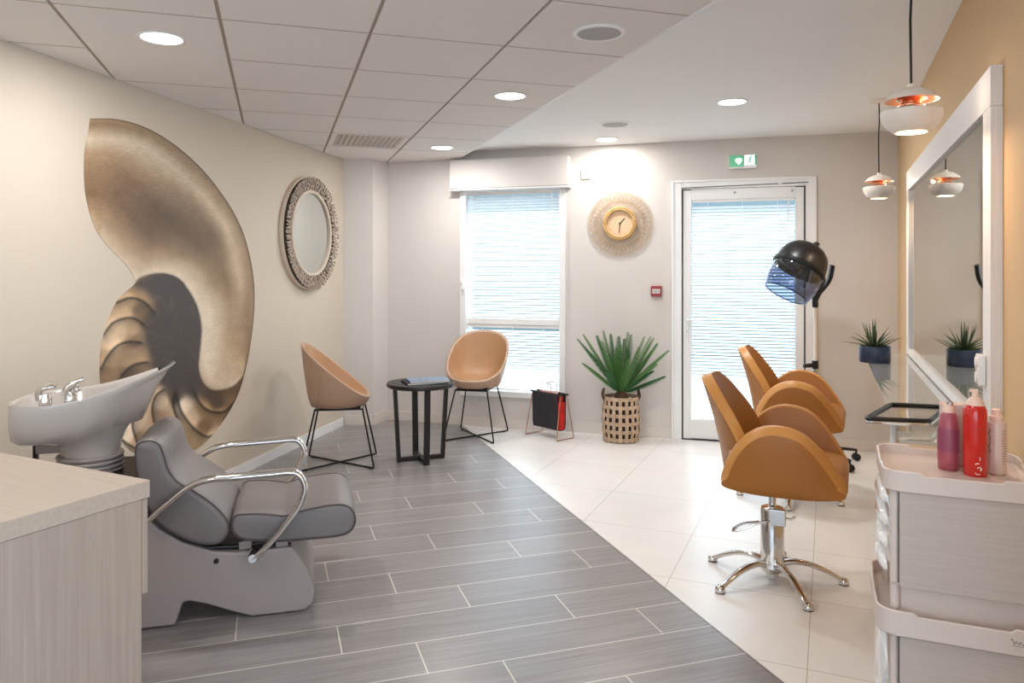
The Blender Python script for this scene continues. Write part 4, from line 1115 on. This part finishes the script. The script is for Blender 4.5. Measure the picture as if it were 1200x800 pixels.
# ------------------------------------------------------------------ styling chairs
def star_leg(m, a, r1=.305):
    c, s_ = math.cos(a), math.sin(a)
    prof = catmull([(.03, .072, 0), (.09, .088, 0), (.17, .078, 0), (.25, .045, 0), (r1-.012, .020, 0)], 4)
    n = len(prof)
    m.tube([(p.x*c, p.x*s_, p.y) for p in prof], [.019-.006*k/(n-1) for k in range(n)], 10, flat=(.75, 1.1))
    m.lathe([(.021, .004), (.023, .010), (.021, .022), (.012, .030), (.001, .032)], 16, c=(r1*c, r1*s_, 0))
def styling_chair(name, label, loc, rz, a0):
    T = thing(name, label, 'salon chair', loc, rz, 'ochre styling chairs')
    # seat cushion with raised front lip
    pr = [(-.17, .472), (-.17, .535), (-.10, .56), (.05, .562), (.20, .565), (.285, .550), (.315, .510), (.300, .474), (.20, .464), (0, .460)]
    pillow(pr, -.235, .235, .02, n=4).build('seat', M['tan_back'], T, ang=70)
    # arm shells: tall dome panels
    dome = [(-.185, .480), (-.178, .545), (-.150, .612), (-.105, .680), (-.045, .730), (.020, .752), (.085, .750), (.150, .728), (.205, .680), (.255, .615), (.300, .545), (.315, .500), (.298, .470), (.20, .458), (.05, .455), (-.10, .460)]
    for sy in (-1, 1):
        m = MB(); o = [(p[0], p[1]) for p in catmull([(a, b, 0) for a, b in dome], 5, True)]
        L = []; th_ = .062
        lay = [(-.0, .010), (.004, .004), (.010, 0), (.022, .001), (.034, .008), (.052, .026), (th_-.002, .034), (th_, .040)]
        for dy, ins in lay:
            l = []
            for p, p0_ in zip(inset(o, ins), o):
                kz = max(0, min(1, (p0_[1]-.475)/.05)); p = p*kz+Vector((p0_[0], p0_[1]))*(1-kz)
                lean = .035*max(0, (p[1]-.46)/.29)
                bow = -.035*max(0, (p[0]-.05)/.27)**2-.02*max(0, (-.02-p[0])/.16)**2
                l.append((p[0], sy*(.225+dy*(.0+1)+lean+bow), p[1]))
            L.append(l)
        mm_ = MB().loops([L[0], L[1]], True, False); mo = MB()
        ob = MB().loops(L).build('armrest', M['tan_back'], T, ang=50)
        # rim band in a lighter leather copy, light from above painted in
        ob.data.materials.append(M['tan_lit_edge'])
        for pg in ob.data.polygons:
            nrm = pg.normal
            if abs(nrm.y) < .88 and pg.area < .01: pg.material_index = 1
    # back shell
    def bk(i, j):
        t = i; a = (j*2-1)
        w = .245*(1-max(0, (t-.02))**4.5)**.5 if t < 1 else 0.0
        w *= .90+.10*math.sin(PI*min(1, t*1.3))
        y = a*w
        z = .49+.432*t-.02*(abs(y)/.235)**2*(1-t)
        x = -.185-.105*t+(.085+.05*(1-t))*(y/.235)**2+.012*math.sin(PI*t)
        return (x, y, z)
    m = MB(); m.grid(lambda i, j: bk(.985*(1-(1-i)**1.8), j), 26, 21)
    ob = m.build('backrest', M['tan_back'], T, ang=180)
    ob.data.materials.append(M['tan_lit_edge'])  # same painted-in light on the edge of the back
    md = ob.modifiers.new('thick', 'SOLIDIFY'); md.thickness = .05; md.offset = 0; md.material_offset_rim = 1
    md = ob.modifiers.new('bevel', 'BEVEL'); md.width = .010; md.segments = 3; md.limit_method = 'ANGLE'; md.angle_limit = rad(50)
    MB().box((-.150, -.222, .60), (.010, .03, .035)).box((-.150, .222, .60), (.010, .03, .035)).build('hinge', M['steel'], T, smooth=False, bevel=.002)
    MB().box((0.02, 0, .452), (.22, .18, .018)).lathe([(.024, .40), (.024, .445)], 20).build('seat_plate', M['black'], T, smooth=False)
    MB().lathe([(.017, .30), (.017, .41)], 24).build('piston', M['chrome'], T)
    MB().lathe([(.052, .060), (.052, .318), (.048, .328), (.012, .330)], 40).build('pump_cylinder', M['chrome'], T, ang=30)
    MB().box((.025, -.045, .300), (.075, .03, .075)).build('pump_housing', M['chrome'], T, smooth=False, bevel=.006)
    m = MB().tube([tuple(p) for p in catmull([(.01, -.05, .285), (-.05, -.07, .270), (-.11, -.08, .240), (-.155, -.085, .225), (-.16, -.07, .228), (-.12, -.06, .255), (-.05, -.05, .272)], 4)], .006, 8)
    m.tube([(.05, -.05, .30), (.085, -.055, .30), (.10, -.06, .315)], .006, 8)
    m.build('foot_pedal', M['chrome'], T)
    MB().lathe([(.001, .035), (.035, .036), (.050, .048), (.058, .065), (.05, .085), (.001, .086)], 32).lathe([(.03, .015), (.03, .04)], 20).build('hub', M['chrome'], T)
    for k in range(5):
        m = MB(); star_leg(m, a0+2*PI*k/5-rz); m.build('leg', M['chrome'], T, ang=60)
        MB().lathe([(.021, 0), (.021, .006)], 16, c=(.305*math.cos(a0+2*PI*k/5-rz), .305*math.sin(a0+2*PI*k/5-rz), 0)).build('foot_pad', M['black'], T)
    return T
sc1 = styling_chair('styling_chair', 'ochre leather styling chair on a chrome star base, nearest the camera', (1.18, 3.385, 0), rad(-25), rad(278))
sc2 = copy_tree(sc1); sc2.location = (1.73, 4.65, 0); sc2.rotation_euler = (0, 0, rad(-25))
sc2['label'] = 'ochre leather styling chair on a chrome star base, half hidden behind the nearer one'
for ch in kids(sc2):
    if ch.name.startswith(('leg', 'foot_pad')): ch.rotation_euler = (0, 0, rad(-30))

# ------------------------------------------------------------------ hood dryer
hx, hy = 2.225, 5.48
T = thing('hood_dryer', 'black hood hair dryer with clear visor on a rolling stand by the door', 'hair dryer', (hx, hy, 0))
m0 = MB().lathe([(.03, .06), (.035, .09), (.03, .13), (.018, .15)], 24)
m0.build('hub', M['black'], T)
for k in range(5):
    a = rad(-67+72*k); c, s_ = math.cos(a), math.sin(a); R = .315
    m = MB().tube([(.02*c, .02*s_, .105), (.15*c, .15*s_, .098), (R*c, R*s_, .078)], [.024, .022, .017], 10, flat=(.6, 1.0)); m.build('leg', M['black'], T)
    m = MB(); cw, sw = -s_, c
    for q in (-1, 1): m.lathe([(.001, -.009), (.024, -.009), (.027, -.004), (.027, .004), (.024, .009), (.001, .009)], 18, T=Matrix.Translation((R*c+cw*q*.014, R*s_+sw*q*.014, .0275)) @ Matrix.Rotation(a, 4, 'Z') @ Matrix.Rotation(PI/2, 4, 'X'))
    m.lathe([(.008, .03), (.008, .08)], 10, c=(R*c, R*s_, 0)); m.build('castor', M['black'], T)
MB().tube([(0, 0, .12), (0, 0, .72)], .017, 16).build('lower_pole', M['steel'], T)
MB().tube([(0, 0, .70), (0, 0, 1.20)], .012, 16).build('upper_pole', M['lamp_white'], T)
m = MB().lathe([(.022, .68), (.024, .70), (.022, .74)], 16).tube([(0, 0, .71), (-.06, -.02, .705)], .016, 10).ball((-.085, -.03, .705), .018, nu=10, nv=8)
m.build('clamp_knob', M['black'], T)
hd = Vector((2.045-hx, 5.33-hy, 1.41)); ax = Vector((-.50, -.12, -.86)).normalized()
Q = ax.to_track_quat('-Z', 'Y').to_matrix().to_4x4()      # local -z = opening direction
HM = Matrix.Translation(hd) @ Q
MB().lathe([(.001, .205), (.06, .200), (.11, .178), (.150, .140), (.172, .090), (.180, .040), (.182, .0), (.180, -.015), (.172, -.015), (.172, .03), (.16, .09), (.13, .14), (.06, .18), (.001, .185)], 48, T=HM).build('hood_shell', M['black'], T)
MB().lathe([(.184, -.012), (.190, -.004), (.190, .014), (.183, .022)], 48, T=HM, cap=False).build('hood_band', M['black_metal'], T)
MB().lathe([(.176, -.01), (.180, -.07), (.176, -.13), (.160, -.185), (.150, -.20)], 48, T=HM, cap=False).build('visor', M['visor'], T)
MB().lathe([(.148, -.198), (.152, -.205), (.157, -.200), (.152, -.194)], 48, T=HM, cap=False).build('visor_rim', M['visor'], T)
m = MB().lathe([(.001, .02), (.155, .02), (.155, .024), (.001, .024)], 32, T=HM)
for k in range(5): m.tube([HM @ Vector(((.03+.025*k)*math.cos(2*PI*j/24), (.03+.025*k)*math.sin(2*PI*j/24), .014)) for j in range(24)], .0035, 5, closed=True)
m.build('air_grille', M['dark_fabric'], T)
m = MB()
for dx in (-.055, .03): m.box((dx, .0, .205), (.035, .03, .03), 0, HM)
m.build('control_knob', M['black'], T, smooth=False, bevel=.004)
pA = HM @ Vector((.175, 0, .02)); 
m = MB().tube([tuple(p) for p in catmull([(.10, -.06, 1.44), (.085, -.04, 1.33), (.03, -.01, 1.24), (0, 0, 1.17)], 6)], [.026]*6+[.024]*6+[.022]*7, 12, flat=(.6, 1.2))
m.tube([tuple(p) for p in catmull([(.02, -.10, 1.34), (.02, -.05, 1.28), (.005, -.01, 1.20), (0, 0, 1.15)], 6)], .018, 12)
m.lathe([(.020, 1.13), (.022, 1.15), (.022, 1.24), (.018, 1.25)], 16); m.build('swivel_arm', M['black'], T, ang=60)

# ------------------------------------------------------------------ tray on stand (behind the cart)
pts_ = [Vector((1.198, 2.53)), Vector((1.42, 2.80))]
tx = (Vector((1.42, 2.80))-Vector((1.198, 2.53))); dep = tx.length; ta = math.atan2(tx.y, tx.x)
ey = Vector((1.39, 2.485))-Vector((1.198, 2.53))
T = thing('manicure_tray', 'black framed glass tray on a thin white stand behind the drawer cart', 'tray', (1.198, 2.53, 0), 0)
A_, B_ = Vector((0, 0)), Vector((.222, .27)); C_ = Vector((.40, .215)); D_ = Vector((.192, -.045))
zt_ = .90
def corner_path(P, z, r=.02):
    out = []
    n = len(P)
    for i in range(n):
        p, a, b = P[i], P[i-1], P[(i+1) % n]
        u1, u2 = (a-p).normalized(), (b-p).normalized()
        for k in range(5):
            t = k/4; q = (p+u1*r)*(1-t)**2+p*2*t*(1-t)+(p+u2*r)*t*t; out.append((q.x, q.y, z))
    return out
cp = corner_path([A_, D_, C_, B_], zt_)
MB().tube(cp, .0075, 8, closed=True, flat=(.9, 1.0)).build('tray_frame', M['black'], T)
MB().tube([(p[0], p[1], p[2]-.012) for p in cp], .006, 8, closed=True).build('metal_rim', M['chrome'], T)
m = MB().prism([(p.x, p.y) for p in (A_, D_, C_, B_)], zt_-.007, zt_-.003); m.build('tray_glass', M['tray_glass'], T, smooth=False)
cpx = Vector((.100, .010))
MB().tube([(cpx.x, cpx.y, .02), (cpx.x, cpx.y, zt_-.015)], .012, 12).lathe([(.06, zt_-.014), (.06, zt_-.009)], 24, c=(cpx.x, cpx.y, 0)).build('stand_pole', M['white_paint'], T)
MB().lathe([(.001, 0), (.10, 0), (.10, .016), (.03, .026), (.001, .026)], 40, c=(cpx.x+.075, cpx.y+.0, 0)).build('stand_base', M['white_paint'], T)

# ------------------------------------------------------------------ drawer cart (right foreground)
E_, D2 = Vector((.9205, -.3907)), Vector((.3907, .9205))
r0, s0_ = .125, 2.085
org = E_*r0+D2*s0_
T = thing('drawer_cart', 'pale pink-white plastic drawer cart in the right foreground', 'cart', (org.x, org.y, 0), math.atan2(E_.y, E_.x))
Wc, Dc = .345, .335
def rrect(x0, y0, x1, y1, r, n=6):
    out = []
    for cx_, cy_, a0 in ((x1-r, y0+r, -90), (x1-r, y1-r, 0), (x0+r, y1-r, 90), (x0+r, y0+r, 180)):
        for k in range(n+1): a = rad(a0+90*k/n); out.append((cx_+r*math.cos(a), cy_+r*math.sin(a)))
    return out
def tray(z0, z1, zf, ex=0.0, nm='top_tray', dip=True):
    O = rrect(-ex, -ex, Wc+ex, Dc+ex, .05); I = inset(O, .007); m = MB()
    def zt(p, z):   # rim dips in the middle of each side
        if not dip: return z
        x, y = p; fx = min(x+ex, Wc+ex-x); fy = min(y+ex, Dc+ex-y)
        on_y = fy < .012; on_x = fx < .012
        return z-(.008 if (on_y and fx > .085) or (on_x and fy > .10) else 0)
    # resample for the dip
    def res(P):
        out = []
        for i in range(len(P)):
            a, b = Vector(P[i]), Vector(P[(i+1) % len(P)]); n = max(1, int((b-a).length/.008))
            for k in range(n): out.append(tuple(a+(b-a)*k/n))
        return out
    O = res(O); I = [tuple(p) for p in inset(O, .007)]
    m.loops([[(x, y, z0) for x, y in inset(O, .004)], [(x, y, z0+.004) for x, y in O], [(x, y, zt((x, y), z1)-.003) for x, y in O], [((x+i_[0])/2, (y+i_[1])/2, zt((x, y), z1)) for (x, y), i_ in zip(O, I)], [(i_[0], i_[1], zt((x, y), z1)-.003) for (x, y), i_ in zip(O, I)], [(x, y, zf+.006) for x, y in I], [(x, y, zf) for x, y in inset(I, .008)]])
    return m.build(nm, M['cart'], T, ang=40)
tray(.848, .902, .872)
tray(.496, .560, .515, .016, 'middle_tray')
for (x, y) in ((.028, .030), (Wc-.028, .030), (.028, Dc-.030), (Wc-.028, Dc-.030)):
    MB().tube([(x, y, .05), (x, y, .85)], .011, 14).build('post', M['cart'], T)
m = MB(); m.box((Wc/2+.012, .010, .73), (Wc-.05, .008, .236)); m.box((Wc/2+.012, Dc-.012, .73), (Wc-.05, .008, .236)); m.box((Wc-.008, Dc/2, .73), (.006, Dc-.06, .236)); m.box((Wc/2, Dc/2, .615), (Wc-.04, Dc-.03, .006)); m.build('upper_panel', M['cart_panel'], T, smooth=False, bevel=.001, seg=1)
MB().box((Wc/2+.012, Dc/2, .565), (Wc-.06, Dc-.06, .088)).build('lower_bin', M['cart'], T, smooth=False)
m = MB(); m.box((Wc/2+.012, .006, .275), (Wc-.05, .010, .43)); m.box((Wc/2+.012, Dc-.008, .275), (Wc-.05, .010, .43)); m.box((Wc-.004, Dc/2, .275), (.006, Dc-.06, .43)); m.build('lower_panel', M['cart_panel'], T, smooth=False, bevel=.001, seg=1)
for k in range(4):
    z = .815-.058*k
    d_ = MB().box((.15, Dc/2, z), (.26, Dc-.07, .050)).build('drawer', M['gloss_white'], T, smooth=False, bevel=.004)
    L = []
    for q in range(9):
        a = PI*q/8; L.append([(.012-.022*math.sin(a)**.7*c_, Dc/2+.135*(-1+2*q/8), z+.022*s2*math.sin(a)**.5) for c_, s2 in ((0, -1), (.8, -.8), (1, 0), (.8, .8), (0, 1))])
    MB().loops(L).build('drawer_front', M['gloss_white'], d_, ang=60)
for k in range(2):
    z = .40-.20*k
    d_ = MB().box((.15, Dc/2, z), (.26, Dc-.07, .185)).build('drawer', M['gloss_white'], T, smooth=False, bevel=.004)
    L = []
    for q in range(9):
        a = PI*q/8; L.append([(.012-.024*math.sin(a)**.5*c_, Dc/2+.14*(-1+2*q/8), z+.088*s2*math.sin(a)**.3) for c_, s2 in ((0, -1), (.9, -.95), (1, 0), (.9, .95), (0, 1))])
    MB().loops(L).build('drawer_front', M['gloss_white'], d_, ang=60)
for (x, y) in ((.028, .030), (Wc-.028, .030), (.028, Dc-.030), (Wc-.028, Dc-.030)):
    m = MB().lathe([(.001, -.01), (.022, -.01), (.025, 0), (.022, .01), (.001, .01)], 16, T=Matrix.Translation((x, y, .025)) @ Matrix.Rotation(PI/2, 4, 'X')).lathe([(.008, .03), (.012, .055)], 10, c=(x, y, 0)); m.build('castor', M['black'], T)
# small dark script mark on the middle tray's rim
m = MB(); w0 = .268
pts = []
for k in range(60):
    t = k/59; pts.append((w0+.052*t, -.0165, .530-.003*t+.0035*math.sin(t*38)+(.004 if t < .1 else 0)))
m.tube(pts, .0006, 4); m.tube([(w0+.002, -.0165, .5225), (w0+.05, -.0165, .5205)], .0004, 4)
m.build('script_mark', M['print'], T)

# ---- bottles on the cart (world coordinates, cart tray floor at .872)
BZ = .872
def bottle_thing(name, label, x, y, rz=0.0): return thing(name, label, 'bottle', (x, y, BZ), rz, 'bottles on the drawer cart')
T = bottle_thing('shampoo_bottle', 'slim mauve bottle with a blush cap, leftmost on the drawer cart', 1.160, 1.985)
MB().lathe([(.001, 0), (.022, 0), (.0245, .004), (.0255, .03), (.025, .08), (.0235, .12), (.0195, .145), (.0145, .154), (.012, .156)], 36).build('bottle_body', M['lilac'], T)
MB().lathe([(.0262, .050), (.0262, .07), (.0258, .098), (.0252, .110)], 36, cap=False).build('label_band', M['lilac_band'], T)
MB().lathe([(.0155, .152), (.016, .156), (.0145, .172), (.001, .173)], 24).build('cap', M['pink_cap'], T)
MB().lathe([(.008, .172), (.008, .180), (.001, .181)], 12, c=(.004, 0, 0)).build('flip_tip', M['steel'], T)
T = bottle_thing('foam_bottle', 'tall glossy red bottle with a pale pump, in the middle of the drawer cart', 1.197, 1.93, rad(-32))
MB().lathe([(.001, 0), (.025, 0), (.0275, .004), (.0275, .155), (.0265, .168), (.022, .180), (.018, .184)], 40).build('bottle_body', M['red_bottle'], T)
MB().lathe([(.021, .181), (.020, .190), (.013, .198), (.0075, .203), (.007, .216)], 28).box((-.003, 0, .218), (.020, .009, .007)).build('pump', M['pink_cap'], T)
def ink(m, pts, z, R=.0279, w=.0011):
    m.tube([(R*math.sin(x/R), -R*math.cos(x/R), z+h) for x, h in pts], w, 5)
m = MB()
arc = lambda cx_, cz, r_, a0, a1: [(cx_+r_*math.cos(rad(a0+(a1-a0)*k/10)), cz+r_*math.sin(rad(a0+(a1-a0)*k/10))) for k in range(11)]
ink(m, arc(.006, .030, .006, 60, 150), 0); ink(m, arc(.010, .022, .0045, -70, 170), 0); ink(m, arc(.006, .014, .006, 200, 320), 0); ink(m, [(.014, .026), (.012, .018)], 0)
ink(m, [(.011, .044), (.011, .052)], 0, w=.0008)
m.build('bottle_print', M['print_white'], T)
m = MB()
ink(m, [(.004, .122), (.007, .125), (.010, .122), (.013, .126)], 0, w=.0006)
m.build('bottle_logo', M['lilac_band'], T)
T = bottle_thing('spray_bottle', 'pale translucent bottle with a stepped cap, rightmost on the drawer cart', 1.262, 1.945, rad(-30))
MB().lathe([(.001, 0), (.020, 0), (.0225, .003), (.0225, .128), (.021, .134), (.015, .138)], 36).build('bottle_body', M['clear_bottle'], T)
MB().lathe([(.016, .136), (.017, .140), (.0165, .150), (.012, .153), (.011, .166), (.007, .169), (.001, .170)], 28).build('cap', M['pink_cap'], T)
m = MB(); R = .0228
for k in range(14):
    h = .03+.0065*k; a0, a1 = 30, 62-random.uniform(0, 10)
    m.tube([(R*math.sin(rad(a)), -R*math.cos(rad(a)), h) for a in (a0, (a0+a1)/2, a1)], .0007, 4)
def curly(cz, ang_): m.tube([(R*math.sin(rad(ang_+6*math.sin(t*9))), -R*math.cos(rad(ang_+6*math.sin(t*9))), cz+.03*t) for t in [k/24 for k in range(25)]], .0010, 4)
curly(.055, -46); curly(.088, -44)
m.build('bottle_print', M['print'], T)
bx = Vector((1.192, 2.035))
T = thing('product_box', 'plain white carton standing behind the red bottle on the drawer cart', 'box', (bx.x, bx.y, BZ), rad(-23), 'bottles on the drawer cart')
MB().box((.008, 0, .083), (.060, .040, .166)).build('carton', M['cart'], T, smooth=False, bevel=.002)
MB().box((.008, 0, .164), (.058, .038, .006)).build('flap', M['pink_cap'], T, smooth=False)

# ------------------------------------------------------------------ outside paving and wall, added to darken the gaps between the blind slats
M['paving'] = pbr('outdoor_paving', (120, 126, 126), .9, var=.1)
M['render'] = pbr('outdoor_render', (116, 128, 130), .9, var=.08)
m = MB().box((0, 3.45, -.06), (14, 6.4, .1), 0, TB); struct(m.build('ground', M['paving'], smooth=False))
m = MB().box((0, 6.5, 1.5), (14, .2, 3.0), 0, TB); struct(m.build('wall_backdrop', M['render'], smooth=False))

# ------------------------------------------------------------------ light, world, camera
w = bpy.data.worlds.new('daylight'); SC.world = w; w.use_nodes = True
bg = w.node_tree.nodes['Background']; bg.inputs[0].default_value = (.73, .865, 1.0, 1); bg.inputs[1].default_value = 3.3
s = bpy.data.lights.new('sun', 'SUN'); s.energy = 11; s.angle = rad(6); s.color = (.84, .92, 1)
o = bpy.data.objects.new('sun', s); COL.objects.link(o)
dirv = Vector((-.15, -.62, -.77)).normalized(); o.rotation_euler = dirv.to_track_quat('-Z', 'Y').to_euler()

cam = bpy.data.cameras.new('camera'); co = bpy.data.objects.new('camera', cam); COL.objects.link(co)
co.location = (0, 0, HC); co.rotation_euler = (PI/2, 0, 0)
cam.sensor_width = 36; cam.lens = 36*F/1200; cam.shift_y = (HV-400)/1200; cam.clip_start = .05
SC.camera = co
SC.view_settings.view_transform = 'Standard'; SC.view_settings.look = 'None'; SC.view_settings.gamma = 1; SC.view_settings.use_curve_mapping = False
SC.view_settings.exposure = 0.25
SC.cycles.max_bounces = 10; SC.cycles.diffuse_bounces = 6; SC.cycles.glossy_bounces = 5; SC.cycles.transparent_max_bounces = 12
SC.cycles.sample_clamp_indirect = 6.0; SC.cycles.caustics_reflective = False; SC.cycles.caustics_refractive = False
try:
    SC.cycles.use_denoising = True; SC.cycles.denoiser = 'OPENIMAGEDENOISE'
except Exception: pass
